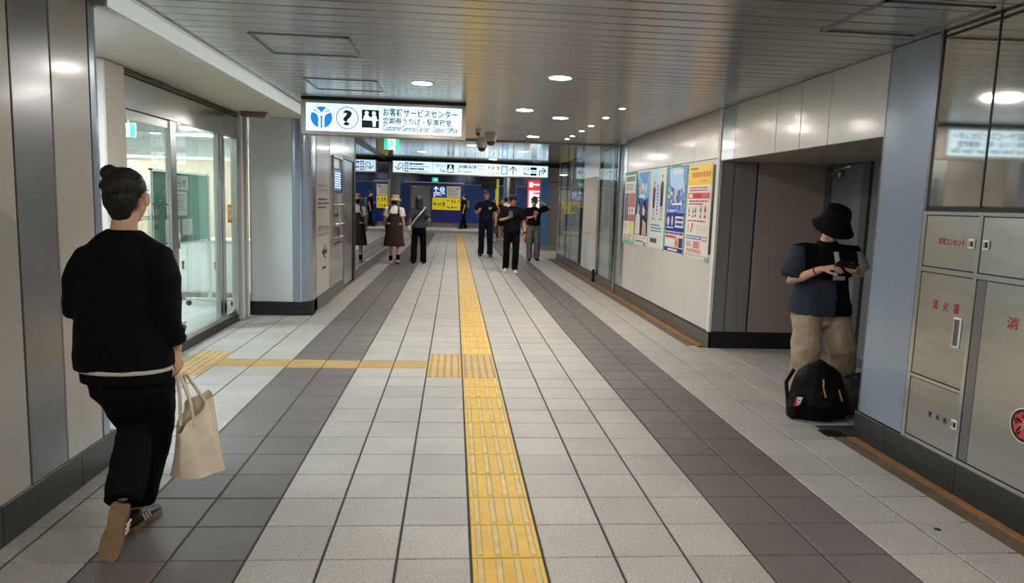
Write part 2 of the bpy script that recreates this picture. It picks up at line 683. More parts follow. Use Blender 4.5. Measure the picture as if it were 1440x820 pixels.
# access hatches: thin rails around a square of slats
def hatch(x0, x1, y0, y1, label):
    b = thing('ceiling_hatch', label, 'hatch', ((x0 + x1) / 2, (y0 + y1) / 2, ZC))
    z0, z1 = ZC - 0.008, ZC + 0.001
    for nm, a, c in (('rail', (x0, y0, z0), (x0 + .018, y1, z1)), ('rail', (x1 - .018, y0, z0), (x1, y1, z1)),
                     ('rail', (x0, y0, z0), (x1, y0 + .014, z1)), ('rail', (x0, y1 - .014, z0), (x1, y1, z1))):
        box(nm, a, c, M_RAIL, b)
hatch(-1.32, -0.69, 4.76, 5.40, 'square access hatch in the slatted ceiling ahead of the office soffit, nearer one')
hatch(-1.32, -0.69, 6.43, 7.05, 'square access hatch in the slatted ceiling right above the lit service center sign')
hatch(2.02, 2.58, 3.37, 3.98, 'square access hatch in the slatted ceiling above the stainless fire cabinet')

# ------------------------------------------------------------------ right wall, near block
wall_right = struct(box('wall_right', (XRN + 0.02, Y_BACK, 0), (XB + 0.3, Y_BLK - 0.012, 2.47), M_BLUEP))


def panels_x(parent, x, spans, z0, z1, m, face, gap=0.003, name='wall_panel', th=0.02):
    """upright panels on a wall of constant x; face = -1 looks to -x"""
    for i, (a, c) in enumerate(spans):
        mm = m[i] if isinstance(m, (list, tuple)) else m
        box(name, (x, a + gap, z0 + gap), (x - face * th, c - gap, z1 - gap), mm, parent, 0.002)


panels_x(wall_right, XRN, [(3.865, Y_BLK)], 0.17, ZC, M_BLUEP, -1)
box('wall_panel', (XRN, Y_BLK - 0.012, 0.17), (XB, Y_BLK, ZC), M_BLUEP, wall_right)
for a, c, tilt in ((2.2, 3.427, 1.3), (3.435, 3.840, 0.65)):     # the polished panels sit a little out of true
    k = math.tan(math.radians(tilt))
    x0, x1 = XRN + 0.004 - (c - a) * k, XRN + 0.004
    if tilt > 1:
        x0, x1 = XRN + 0.004 - (c - a) * k, XRN + 0.004
    b = MB()
    v = [(x0, a, 1.506), (x1, c, 1.506), (x1 + .012, c, 1.506), (x0 + .012, a, 1.506)]
    b.add(v + [(p, q, ZC - 0.012) for p, q, _ in v], [(0, 3, 2, 1), (4, 5, 6, 7), (0, 1, 5, 4), (1, 2, 6, 5), (2, 3, 7, 6), (3, 0, 4, 7)], M_MIRROR)
    b.build('mirror_panel', wall_right)
box('edge_strip', (XRN + 0.001, 3.427, 1.50), (XRN + 0.03, 3.435, ZC), M_DARKM, wall_right)
panels_x(wall_right, XRN, [(-1.5, 0.3), (0.3, 2.2)], 1.50, ZC - 0.01, M_MIRROR, -1, 0.006, 'mirror_panel')
panels_x(wall_right, XRN, [(-4.5 + 1.5 * i, -3.0 + 1.5 * i) for i in range(4)], 0.17, 1.5, M_CREAM, -1)
box('edge_strip', (XRN - 0.006, 3.842, 0.17), (XRN + 0.02, 3.862, ZC), M_GREYP, wall_right)
box('edge_strip', (XRN - 0.004, 1.5, 1.478), (XRN + 0.02, 3.842, 1.50), M_DARKM, wall_right)
base_right = struct(box('baseboard_right', (XRN - 0.012, Y_BACK, 0), (XRN + 0.03, Y_BLK + 0.005, 0.165), M_GRANITE))
for i in range(6):
    yy = 0.9 + 0.62 * i
    box('granite_slab', (XRN - 0.016, yy + .001, 0.002), (XRN, yy + 0.618 if i < 5 else Y_BLK + 0.006, 0.168), M_GRANITE, base_right, 0.002)

# ------------------------------------------------------------------ alcove
wall_alcove_back = struct(box('wall_alcove', (XB + 0.02, Y_BLK, 0), (XB + 0.3, Y_ALC + 0.3, 2.47), M_FRAMEG))
panels_x(wall_alcove_back, XB, [(Y_BLK, 5.35), (5.35, 6.36)], 0.08, 1.95, M_DOORG, -1)
box('skirting', (XB - 0.006, Y_BLK, 0), (XB + 0.02, 6.36, 0.08), M_GREYP, wall_alcove_back)
door_1 = struct(box('door_1', (XB + 0.004, 6.50, 0.012), (XB + 0.018, 7.075, 1.915), M_DOORG))
box('door_frame', (XB - 0.02, 6.38, 0), (XB + 0.018, 6.49, 1.95), M_FRAMEG, door_1)
box('door_frame', (XB - 0.02, 7.08, 0), (XB + 0.018, 7.148, 1.95), M_FRAMEG, door_1)
box('door_frame', (XB - 0.02, 6.49, 1.92), (XB + 0.018, 7.08, 1.95), M_FRAMEG, door_1)
dc = MB()
dc.box((XB - 0.05, 6.86, 1.80), (XB + 0.003, 7.04, 1.86), M_GREYP, 0.004)
dcl = dc.build('door_closer', door_1)
MB().tube([(XB - 0.05, 6.95, 1.865), (XB - 0.09, 6.8, 1.875), (XB - 0.03, 6.7, 1.905)], 0.008, M_STEEL_L).build('closer_arm', dcl)
MB().cyl((XB - 0.05, 6.58, 0.98), (XB + 0.01, 6.58, 0.98), 0.012, M_STEEL_L).tube([(XB - 0.05, 6.58, 0.98), (XB - 0.05, 6.70, 0.98)], 0.011, M_STEEL_L).build('door_handle', door_1)

wall_return = struct(box('wall_alcove_side', (XR + 0.02, Y_ALC + 0.02, 0), (XB + 0.02, Y_ALC + 0.3, 2.47), M_DARKM))
for a, c, m in ((XR + 0.004, 2.845, M_STRIPG), (2.855, 3.085, M_STRIPG), (3.105, XB - 0.022, M_BEIGEP)):
    box('wall_panel', (a, Y_ALC, 0.175), (c, Y_ALC + 0.02, 1.95), m, wall_return, 0.002)
struct(box('baseboard_alcove', (XR + 0.001, Y_ALC - 0.004, 0), (XB, Y_ALC + 0.02, 0.17), M_BLACK))
lintel = struct(box('wall_lintel', (XR + 0.02, Y_BLK, 1.955), (XB + 0.3, Y_ALC + 0.3, 2.47), M_SOFFIT))
panels_x(lintel, XR, [(Y_BLK + 0.002, 5.06), (5.06, 5.49), (5.49, 5.92), (5.92, 6.80)], 1.935, ZC, M_WHITEP, -1)
panels_x(lintel, XR, [(6.80, 7.145)], 1.935, ZC, M_BLUEP, -1)
box('soffit_panel', (XR + 0.02, Y_BLK + 0.002, 1.937), (XB + 0.02, Y_ALC - 0.002, 1.957), M_BEIGEP, lintel)

# ------------------------------------------------------------------ right wall with posters
wall_right_far = struct(box('wall_right_far', (XR + 0.02, Y_ALC + 0.02, 0), (XR + 0.3, 11.30, 2.47), M_RAIL))
spans = [(7.215, 7.97), (7.97, 8.75), (8.75, 9.53), (9.53, 10.31), (10.31, 11.09)]
panels_x(wall_right_far, XR, spans, 0.17, 1.97, M_WHITEP, -1)
panels_x(wall_right_far, XR, spans, 1.97, ZC, M_WHITEP, -1)
box('corner_trim', (XR - 0.008, Y_ALC - 0.006, 0.17), (XR + 0.02, 7.212, ZC), M_WHITE, wall_right_far)
base_rf = struct(box('baseboard_right_far', (XR - 0.006, Y_ALC - 0.004, 0), (XR + 0.02, 18.4, 0.155), M_BASE_BROWN))
struct(box('trim_7', (XR - 0.012, Y_ALC - 0.01, 0.155), (XR + 0.02, 18.4, 0.17), M_DARKM))

# glazed stretch beyond the posters
window_1 = struct(box('window_1', (XR - 0.004, 11.10, 0.17), (XR + 0.03, 11.30, ZC), M_STEEL_L))
box('mullion', (XR - 0.04, 11.52, 0.0), (XR - 0.005, 11.56, ZC), M_STEEL_L, window_1)
for a, c in ((11.30, 12.1), (12.1, 13.3), (13.3, 14.8), (14.8, 16.4), (16.4, 18.36)):
    if a == 13.3:
        box('wall_panel', (XR + 0.002, a + 0.022, 0.17), (XR + 0.02, c - 0.022, 0.88), M_WHITEP, window_1, 0.002)
        box('wall_panel', (XR + 0.002, a + 0.022, 0.885), (XR + 0.02, c - 0.022, 1.98), mat('ribbed beige panel', srgb(190, 182, 174), 0.6, bump=0.8, bscale=40, stretch=(1, 1, 8)), window_1, 0.002)
        box('wall_panel', (XR + 0.002, a + 0.022, 1.985), (XR + 0.02, c - 0.022, ZC), M_WHITEP, window_1, 0.002)
    else:
        box('glass_pane', (XR + 0.004, a + 0.012, 0.17), (XR + 0.014, c - 0.012, ZC), M_GLASS_L, window_1)
    box('mullion', (XR - 0.002, c - 0.02, 0.17), (XR + 0.03, c + 0.02, ZC), M_STEEL_L, window_1)
    if a == 13.3:
        box('support_leg', (XR - 0.05, a - 0.03, 0.0), (XR - 0.008, a + 0.03, 0.24), M_DARKM, window_1)
wr2 = struct(box('wall_right_inner', (XR + 0.075, 11.30, 0), (XR + 0.18, 18.36, 2.47), M_STEEL_L))
for a, c, m in ((11.32, 12.0, M_WHITEP), (12.0, 12.35, M_DARKM), (12.35, 13.1, M_WHITEP), (13.1, 14.8, M_CREAM), (14.8, 15.2, M_BLUEP), (15.2, 15.5, M_DARKM), (15.5, 17.2, M_WHITEP), (17.2, 17.5, M_DARKM), (17.5, 18.3, M_WHITEP)):
    box('wall_panel', (XR + 0.06, a, 0.1), (XR + 0.075, c, 2.44), m, wr2)

# ------------------------------------------------------------------ left wall, near block
wall_left = struct(box('wall_left', (-2.6, Y_BACK, 0), (XLN - 0.02, 3.70, 2.47), M_BLACK))
spansL = [(1.95, 3.10, M_CREAM), (3.10, 3.395, M_GREYP), (3.395, 3.735, M_CREAM)]
for a, c, m in [(-5.5 + 1.25 * i, -4.25 + 1.25 * i, M_CREAM) for i in range(6)] + spansL:
    box('wall_panel', (XLN - 0.02, a + 0.006, 0.17), (XLN, c - 0.006, ZC), m, wall_left, 0.0025)
# rounded end turning into the recess
r = 0.09
pts = [(XLN, 3.743)] + [(XLN - r + r * math.cos(t), 3.79 + r * math.sin(t)) for t in [PI / 2 * i / 8 for i in range(9)]] + [(-2.55, 3.88), (-2.55, 3.70), (XLN - 0.02, 3.70), (XLN - 0.02, 3.743)]
rb = MB()
n = len(pts)
rb.add([(x, yy, 0.17) for x, yy in pts] + [(x, yy, ZC) for x, yy in pts], [(i, (i + 1) % n, n + (i + 1) % n, n + i) for i in range(n)] + [list(range(n))[::-1], list(range(n, 2 * n))], M_BLUEP, False)
rb.build('corner_panel', wall_left)
base_left = struct(box('baseboard_left', (-2.55, Y_BACK, 0), (XLN + 0.004, 3.875, 0.168), M_GRANITE))
for i in range(6):
    yy = 0.4 + 0.62 * i
    box('granite_slab', (XLN, yy + .001, 0.002), (XLN + 0.008, min(yy + 0.618, 3.80), 0.171), M_GRANITE, base_left, 0.002)

# ------------------------------------------------------------------ left recess: soffit, fascia, shop front
recess = struct(box('wall_recess', (-2.62, 3.86, 0), (XD - 0.08, 5.30, 2.36), M_CREAM))
box('cream_post', (XD - 0.08, 5.25, 0), (XD + 0.03, 5.57, 2.345), M_SOFFIT, recess, 0.01)
soffit = struct(box('soffit', (-2.62, 3.86, 2.35), (XL - 0.05, Y_PIL, 2.52), M_SOFFIT))
fasc = struct(box('trim_8', (XL - 0.06, 3.80, 2.345), (XL + 0.0, Y_PIL + 0.01, 2.455), M_WHITE))
box('light_strip', (XL + 0.0, 3.82, 2.35), (XL + 0.006, 6.2, 2.445), mat('lit white strip', srgb(226, 230, 226), 0.5, emit=0.42, emit_col=(0.9, 1.0, 0.97)), fasc)
box('light_strip', (XL + 0.0, 6.205, 2.347), (XL + 0.006, Y_PIL, 2.445), mat('lit white strip', None), fasc)
struct(box('trim_9', (XL + 0.007, 3.80, 2.447), (XL + 0.03, Y_PIL + 0.01, 2.462), M_STEEL_L))

door_2 = struct(box('door_2', (XD - 0.07, 5.575, 2.06), (XD - 0.005, 8.33, 2.30), M_STEEL_L, None, 0.004))
box('shutter_slot', (XD - 0.10, 5.575, 2.30), (XD + 0.0, 8.62, 2.349), M_DARKM, door_2)
for k in range(3):
    box('shutter_lip', (XD + 0.002, 5.58, 2.308 + 0.014 * k), (XD + 0.012 + .006 * k, 8.62, 2.314 + 0.014 * k), M_STEEL, door_2)


def stile(y0, y1, z0=0.02, z1=2.06, x0=XD - 0.05, x1=XD, m=M_STEEL_L):
    return box('stile', (x0, y0, z0), (x1, y1, z1), m, door_2, 0.004)


stile(5.575, 5.63); stile(6.47, 6.60); stile(7.72, 7.80); stile(7.83, 7.93); stile(8.29, 8.36, x1=XD + 0.02)
box('door_rail', (XD - 0.05, 5.63, 1.99), (XD - 0.012, 6.47, 2.05), M_STEEL_L, door_2)
box('head_gap', (XD - 0.055, 5.6, 2.05), (XD - 0.012, 6.6, 2.062), M_BLACK, door_2)
box('glass_pane', (XD - 0.034, 5.63, 0.13), (XD - 0.026, 6.47, 1.99), M_GLASS, door_2)
box('glass_pane', (XD - 0.024, 6.60, 0.13), (XD - 0.016, 7.72, 2.055), M_GLASS, door_2)
box('glass_pane', (XD - 0.024, 7.93, 0.13), (XD - 0.016, 8.29, 2.055), M_GLASS, door_2)
box('sill', (XD - 0.06, 5.575, 0.0), (XD + 0.012, 8.36, 0.085), M_DARKM, door_2)
box('sill_cap', (XD - 0.05, 5.60, 0.085), (XD + 0.006, 8.36, 0.13), M_STEEL_L, door_2)
MB().tube([(XD + 0.002, 6.53, 0.95), (XD + 0.03, 6.53, 0.95), (XD + 0.03, 6.53, 1.10), (XD + 0.002, 6.53, 1.10)], 0.007, M_STEEL_L).build('pull_handle', door_2)
for yy in (8.42, 8.62):
    box('shutter_guide', (XD - 0.03, yy - 0.028, 0.0), (XD + 0.045, yy + 0.028, 2.345), M_WHITE, door_2, 0.006)
box('jamb_panel', (XD - 0.06, 8.36, 0.0), (XD - 0.03, Y_PIL, 2.345), M_DARKM, door_2)
dp = Print((XD - 0.012, 5.66, 0), Y_)
dp.text('センター', 0.42, 1.30, 0.34, 0.075, M_INKK, bold=0.02).text('Customer Service Center', 0.12, 1.215, 0.66, 0.05, M_INKK)
dp.build('door_lettering', door_2)
st = Print((XD - 0.012, 7.97, 0), Y_)
st.rect(0.06, 1.13, 0.24, 1.33, pc(238, 190, 40)); st.rect(0.085, 1.19, 0.215, 1.29, pc(250, 240, 200), 0.0015); st.disc(0.15, 1.235, 0.03, pc(200, 120, 60), 0.002); st.rect(0.06, 1.13, 0.24, 1.16, pc(214, 80, 50), 0.0015)
s_o = tag(st.build('door_sticker'), 'small yellow and red notice sticker on the narrow glass beside the shutter guides', 'sticker')
centre(s_o)

# sensor under the soffit
sen = thing('door_sensor', 'brown box sensor under the cream soffit above the shutter guides', 'sensor', (-2.22, 8.25, 2.29))
box('sensor_body', (-2.36, 8.20, 2.295), (-2.08, 8.31, 2.35), mat('brown sensor', srgb(120, 84, 60), 0.4), sen, 0.01)
box('sensor_window', (-2.10, 8.205, 2.285), (-2.07, 8.305, 2.335), M_SOFFIT, sen, 0.004)

# ------------------------------------------------------------------ pillar and left wall beyond
wall_left_far = struct(box('wall_left_far', (-2.43, Y_PIL + 0.02, 0), (XL - 0.10, 12.78, 2.47), M_OFFW))
box('wall_panel', (-2.41, Y_PIL, 0.165), (-1.925, Y_PIL + 0.02, 2.345), mat('cool white panel', srgb(222, 228, 230), 0.35, coat=0.3), wall_left_far, 0.003)
box('wall_panel', (XL - 0.06, Y_PIL + 0.001, 2.30), (XL - 0.04, Y_PIL + 0.3, ZC), M_BLUEP, wall_left_far)
r = 0.19
def rounded(z0, z1, off, m, nm):
    cx, cyy = XL - r, Y_PIL + r
    rr = r + off
    pts = [(-1.918 if nm == 'corner_panel' else -2.43, cyy - rr)] + [(cx + rr * math.sin(t), cyy - rr * math.cos(t)) for t in [PI / 2 * i / 12 for i in range(13)]]
    pts += [(cx + rr, 8.99 if nm == 'corner_panel' else 9.2), (cx - 0.0, 9.2 if nm != 'corner_panel' else 8.99)]
    if nm != 'corner_panel':
        pts += [(-2.43, 9.2)]
    n = len(pts)
    b = MB()
    b.add([(x, yy, z0) for x, yy in pts] + [(x, yy, z1) for x, yy in pts], [(i, (i + 1) % n, n + (i + 1) % n, n + i) for i in range(n)] + [list(range(n))[::-1], list(range(n, 2 * n))], m)
    return b
rounded(0.165, ZC, 0.0, M_BLUEP, 'corner_panel').build('corner_panel', wall_left_far)
base_pil = struct(rounded(0.0, 0.163, 0.012, M_BLACK, 'baseboard').build('baseboard_pillar'))
struct(box('baseboard_left_far', (XL - 0.05, 9.0, 0), (XL + 0.012, 11.42, 0.165), M_BASE_BROWN))
struct(box('baseboard_left_glass', (XL - 0.05, 12.66, 0), (XL + 0.008, 19.0, 0.165), M_BASE_BROWN))
box('joint_strip', (XL - 0.1, 8.99, 0.165), (XL - 0.006, 9.22, ZC), M_STEEL_L, wall_left_far)
box('wall_panel', (XL - 0.1, 9.23, 0.165), (XL, 10.16, ZC), M_CREAM, wall_left_far, 0.003)
box('joint_strip', (XL - 0.1, 10.17, 0.165), (XL + 0.004, 10.26, ZC), M_STEEL_L, wall_left_far)
box('wall_panel', (XL - 0.1, 10.27, 0.165), (XL, 11.40, ZC), mat('pale steel panel', (0.66, 0.65, 0.63), 0.2, 0.75), wall_left_far, 0.003)
box('lintel_panel', (XL - 0.1, 11.41, 2.1), (XL, 12.66, ZC), M_STEEL_L, wall_left_far, 0.003)
door_3 = struct(box('door_3', (XL - 0.05, 11.50, 0.03), (XL - 0.012, 12.56, 2.04), M_STEEL, None, 0.003))
box('door_frame', (XL - 0.1, 11.41, 0), (XL + 0.006, 11.49, 2.1), M_GREYP, door_3)
box('door_frame', (XL - 0.1, 12.57, 0), (XL + 0.006, 12.66, 2.1), M_DARKM, door_3)
box('door_frame', (XL - 0.1, 11.49, 2.05), (XL + 0.006, 12.57, 2.1), M_GREYP, door_3)
MB().cyl((XL - 0.012, 11.62, 1.0), (XL + 0.03, 11.62, 1.0), 0.014, M_STEEL_L).build('door_knob', door_3)

# information lettering on the cream panel
ip = Print((XL, 9.24, 0), Y_)
ip.bars(0.10, 1.50, 0.80, 1.62, 2, M_RAIL, 0.001)
ip.bars(0.06, 1.28, 0.86, 1.44, 3, M_INKK, 0.001, 0.45)
ip.text('お客様サービスセンター', 0.05, 0.99, 0.82, 0.085, M_INKK, 0.001, 0.02)
ip.text('Customer Service Center', 0.06, 0.935, 0.78, 0.04, M_INKK, 0.001)
ip.line([(0.62, 0.80), (0.36, 0.71), (0.62, 0.62)], 0.03, M_INKK)
ip.rect(0.40, 0.68, 0.72, 0.74, M_INKK)
ip.bars(0.36, 0.47, 0.70, 0.53, 1, M_INKK)
ip.build('panel_lettering', wall_left_far)

# brochure rack on the wall
rk = thing('brochure_rack', 'steel rail brochure rack under a small blue screen beside the grey door', 'rack', (XL, 10.75, 0.75))
fr = MB()
for yy in (10.36, 11.14):
    fr.box((XL, yy - 0.012, 0.76), (XL + 0.03, yy + 0.012, 2.02), M_STEEL)
for z in (0.76, 2.02):
    fr.box((XL, 10.36, z - 0.012), (XL + 0.03, 11.14, z + 0.012), M_STEEL)
fr.build('rack_frame', rk)
box('screen', (XL, 10.40, 1.52), (XL + 0.02, 11.10, 1.86), M_DARKM, rk)
sp = Print((XL + 0.02, 10.44, 1.54), Y_)
sp.rect(0, 0, 0.62, 0.30, mat('blue screen', srgb(60, 100, 150), 0.3, emit=0.5, emit_col=srgb(70, 120, 180)))
sp.bars(0.05, 0.03, 0.58, 0.27, 7, M_SWHITE, 0.002, 0.4)
sp.build('screen_image', rk)
for z in (1.33, 1.05, 0.86):
    MB().tube([(XL + 0.001, 10.44, z), (XL + 0.07, 10.46, z + 0.01), (XL + 0.07, 11.04, z + 0.01), (XL + 0.001, 11.06, z)], 0.012, M_STEEL_L).build('rail', rk)
for z in (0.98, 1.18):
    for yy in (10.62, 10.86):
        box('clip', (XL, yy - 0.03, z - 0.015), (XL + 0.02, yy + 0.03, z + 0.015), M_DARKM, rk)
for yy in (10.55, 10.8):
    box('leaflet_holder', (XL, yy - 0.07, 0.86), (XL + 0.035, yy + 0.07, 1.0), M_STEEL, rk)

# glass wall left
window_2 = struct(box('window_2', (XL - 0.06, 12.67, 0.165), (XL + 0.004, 12.78, ZC), M_DARKM))
for a, c in ((12.78, 14.3), (14.3, 15.8), (15.8, 17.4), (17.4, 19.0)):
    box('glass_pane', (XL - 0.016, a + 0.004, 0.165), (XL - 0.004, c - 0.004, 2.40), M_GLASS_R, window_2)
    box('mullion', (XL - 0.06, c - 0.015, 0.165), (XL - 0.02, c + 0.015, 2.40), M_GREYP, window_2)
box('head_rail', (XL - 0.06, 12.78, 2.40), (XL + 0.004, 19.0, ZC), M_DARKM, window_2)
wli = struct(box('wall_left_inner', (XL - 0.68, 12.78, 0), (XL - 0.6, 19.0, 2.47), M_GREYP))
for i in range(8):
    box('wall_panel', (XL - 0.6, 12.85 + 0.76 * i, 0.1), (XL - 0.58, 13.58 + 0.76 * i, 2.44), (M_GREYP, M_CREAM, M_DOORG)[i % 3], wli)

# ------------------------------------------------------------------ office behind the glass doors
off = struct(box('wall_office_back', (-8.0, 16.0, 0), (-2.45, 16.2, 2.56), M_OFFW))
struct(box('wall_office_left', (-8.2, 3.9, 0), (-8.0, 16.2, 2.56), M_OFFW))
struct(box('wall_office_near', (-8.2, 3.7, 0), (-2.62, 3.9, 2.56), M_OFFW))
struct(box('ceiling_office', (-8.2, 3.7, 2.55), (-2.44, 16.2, 2.65), M_OFFW))
struct(box('floor_office', (-8.0, 3.9, -0.005), (XD - 0.06, 16.0, 0.0), mat('grey office tile', srgb(176, 178, 174), 0.35, vary=0.08)))
of = bpy.data.objects['floor_office']
for i in range(12):
    for j in range(8):
        yy = 5.6 + 0.6 * j
        x = -2.52 - 0.6 * i
        if i < 3 and 6 < yy + .3 < 11.0:
            box('floor_tile', (x - 0.597, yy + .003, 0.0), (x - .003, yy + 0.597, 0.004), mat('grey office tile', None), of)
for i, (x, yy) in enumerate(((-3.4, 7.4), (-3.9, 9.6), (-4.1, 12.2), (-4.6, 13.6), (-5.6, 10.8))):
    f = thing('office_light', ['long fluorescent office light just inside the sliding glass doors', 'long fluorescent office light over the middle of the office', 'long fluorescent office light deep in the office', 'long fluorescent office light behind the counter nearest the glass', 'long fluorescent office light behind the counter farther in'][i], 'light', (x, yy, 2.47), 0, 'office ceiling lights')
    box('housing', (x - 0.62, yy - 0.12, 2.49), (x + 0.62, yy + 0.12, 2.55), M_WHITE, f)
    box('diffuser', (x - 0.58, yy - 0.09, 2.465), (x + 0.58, yy + 0.09, 2.49), M_TUBE, f)
# low white counter with keys in its doors, beige band above
ct = thing('counter', 'low white office counter with a row of small door latches behind the green board', 'counter', (-4.2, 9.95, 0))
box('plinth', (-5.9, 9.84, 0.004), (-2.6, 10.3, 0.11), M_RAIL, ct)
box('body', (-5.9, 9.82, 0.11), (-2.6, 10.3, 0.80), M_OFFW, ct)
box('worktop', (-5.92, 9.79, 0.80), (-2.58, 10.34, 0.83), M_SOFFIT, ct, 0.004)
for i in range(7):
    x = -2.9 - 0.42 * i
    dr = box('door', (x - 0.20, 9.806, 0.13), (x + 0.20, 9.822, 0.79), M_OFFW, ct, 0.003)
    MB().cyl((x + 0.15, 9.806, 0.52), (x + 0.15, 9.785, 0.52), 0.016, M_DARKM).box((x + 0.14, 9.785, 0.43), (x + 0.16, 9.80, 0.52), M_DARKM).build('latch', dr)
sc_ = thing('partition', 'beige office partition band standing beyond the white counter', 'partition', (-4.2, 11.2, 0))
box('panel', (-5.9, 11.1, 0.0), (-2.6, 11.2, 1.93), mat('beige partition', srgb(196, 180, 156), 0.7), sc_)
box('cap', (-5.92, 11.08, 1.93), (-2.58, 11.22, 1.97), M_OFFW, sc_)
gu = thing('roll_screen', 'grey office blind housing hanging below the office ceiling', 'blind', (-3.9, 9.2, 2.2))
box('housing', (-5.4, 9.1, 2.18), (-3.45, 9.4, 2.34), mat('grey blind', srgb(150, 152, 156), 0.5), gu)
MB().tube([(-5.3, 9.2, 2.34), (-5.3, 9.2, 2.54)], 0.01, M_STEEL).build('hanger', gu)
MB().tube([(-3.6, 9.2, 2.34), (-3.6, 9.2, 2.54)], 0.01, M_STEEL).build('hanger', gu)

# the green notice board on wheels
bd = thing('notice_board', 'green felt notice board on a wheeled pale stand behind the glass', 'notice board', (-3.1, 8.5, 0.004))
M_GREENB = mat('green felt', srgb(92, 140, 122), 0.8, vary=0.06)
XB1 = -3.1
box('felt_panel', (XB1 - 0.015, 7.68, 0.87), (XB1, 9.30, 1.66), M_GREENB, bd)
fb = MB()
fb.box((XB1 - 0.02, 7.64, 0.85), (XB1 + 0.006, 9.34, 0.875), M_STEEL_L).box((XB1 - 0.02, 7.64, 1.655), (XB1 + 0.006, 9.34, 1.68), M_STEEL_L)
fb.box((XB1 - 0.02, 7.64, 0.85), (XB1 + 0.006, 7.675, 1.68), M_STEEL_L).box((XB1 - 0.02, 9.305, 0.85), (XB1 + 0.006, 9.34, 1.68), M_STEEL_L)
fb.build('board_frame', bd)
for yy in (7.62, 9.36):
    box('post', (XB1 - 0.025, yy - 0.02, 0.08), (XB1 + 0.015, yy + 0.02, 1.66), M_SOFFIT, bd)
    ft = box('foot', (XB1 - 0.3, yy - 0.022, 0.075), (XB1 + 0.32, yy + 0.022, 0.105), M_SOFFIT, bd)
    for xx in (XB1 - 0.27, XB1 + 0.29):
        MB().cyl((xx, yy - 0.016, 0.037), (xx, yy + 0.016, 0.037), 0.033, M_BLACK).build('caster', ft)


def notice(y0, y1, z0, z1, label, fill):
    b = Print((XB1 + 0.001, y0, z0), Y_)
    b.mb.box((XB1 + 0.001, y0, z0), (XB1 + 0.0025, y1, z1), M_PAPER)
    fill(b, y1 - y0, z1 - z0)
    o = tag(b.build('notice_paper'), label, 'notice', 'papers pinned on the green board')
    centre(o)


notice(8.02, 8.66, 1.47, 1.63, 'wide white heading sheet pinned at the top of the green board', lambda b, w_, h_: b.text('お知らせ', 0.06, 0.03, w_ - 0.12, h_ - 0.06, M_INKK, 0.003, 0.01))
notice(8.16, 8.62, 1.18, 1.455, 'tall printed sheet pinned below the heading of the green board', lambda b, w_, h_: b.bars(0.04, 0.05, w_ - 0.04, h_ - 0.03, 6, M_RAIL, 0.003, 0.5))
notice(7.98, 8.40, 0.90, 1.14, 'curling sheet pinned at the lower left of the green board', lambda b, w_, h_: b.bars(0.04, 0.05, w_ - 0.04, h_ - 0.03, 5, M_RAIL, 0.003, 0.4))
notice(8.46, 8.78, 0.95, 1.14, 'small blank sheet pinned at the lower middle of the green board', lambda b, w_, h_: b.bars(0.03, 0.04, w_ - 0.03, h_ - 0.02, 6, pc(205, 205, 200), 0.003, 0.3))

# ------------------------------------------------------------------ far concourse
M_NAVY = mat('navy panel', srgb(30, 36, 120), 0.35, vary=0.05)
M_BLUEW = mat('blue wall', srgb(34, 90, 190), 0.35, vary=0.08)
M_BLUEGL = mat('blue grey glass band', srgb(66, 84, 120), 0.15, 0.3)
M_STEP = mat('pale step stone', srgb(206, 204, 198), 0.4, vary=0.06)
step = struct(box('trim_10', (-8, 32.0, -0.1), (8, 40, 0.12), M_STEP))
box('nosing', (-8, 31.985, 0.085), (8, 32.06, 0.124), M_WHITE, step)
for i in range(12):
    box('floor_tile', (-3.0 + 0.6 * i + .003, 32.07, 0.12), (-2.4 + 0.6 * i - .003, 35.4, 0.123), M_STEP, step)
ceil2 = struct(box('ceiling_concourse', (-8.2, 18.8, 2.85), (9, 40, 3.0), M_CEIL_GLOSS))
struct(box('wall_concourse_left', (-8.4, 19.0, 0), (-8.2, 40, 3), M_CREAM))
struct(box('wall_concourse_right', (8.6, 11.0, 0), (8.8, 40, 3), M_CREAM))
struct(box('wall_concourse_near_left', (-8.4, 18.9, 0), (XL - 0.1, 19.0, 3), M_CREAM))
struct(box('wall_concourse_near_right', (XR + 0.5, 18.3, 0), (8.8, 18.4, 3), M_CREAM))
wb = struct(box('wall_blue', (-8.2, 38.0, 0.12), (8.6, 38.2, 2.85), M_BLUEW))
for i in range(8):
    box('wall_panel', (-0.2 + 1.0 * i + .006, 37.97, 0.3), (0.8 + 1.0 * i - .006, 38.0, 2.28), M_BLUEW if i < 4 else M_BLUEGL, wb)
box('skirting', (-8, 37.96, 0.12), (8.5, 38.0, 0.3), M_RAIL, wb)
box('rail', (-8, 37.9, 2.28), (8.5, 38.0, 2.32), M_WHITE, wb)
for i in range(12):
    box('glass_band', (-6 + 1.1 * i + .01, 37.97, 2.33), (-4.9 + 1.1 * i - .01, 38.0, 2.84), M_BLUEGL, wb)
struct(box('ceiling_corridor_edge', (-8.2, 18.62, 2.47), (8.6, 18.9, 2.95), M_DARKM))

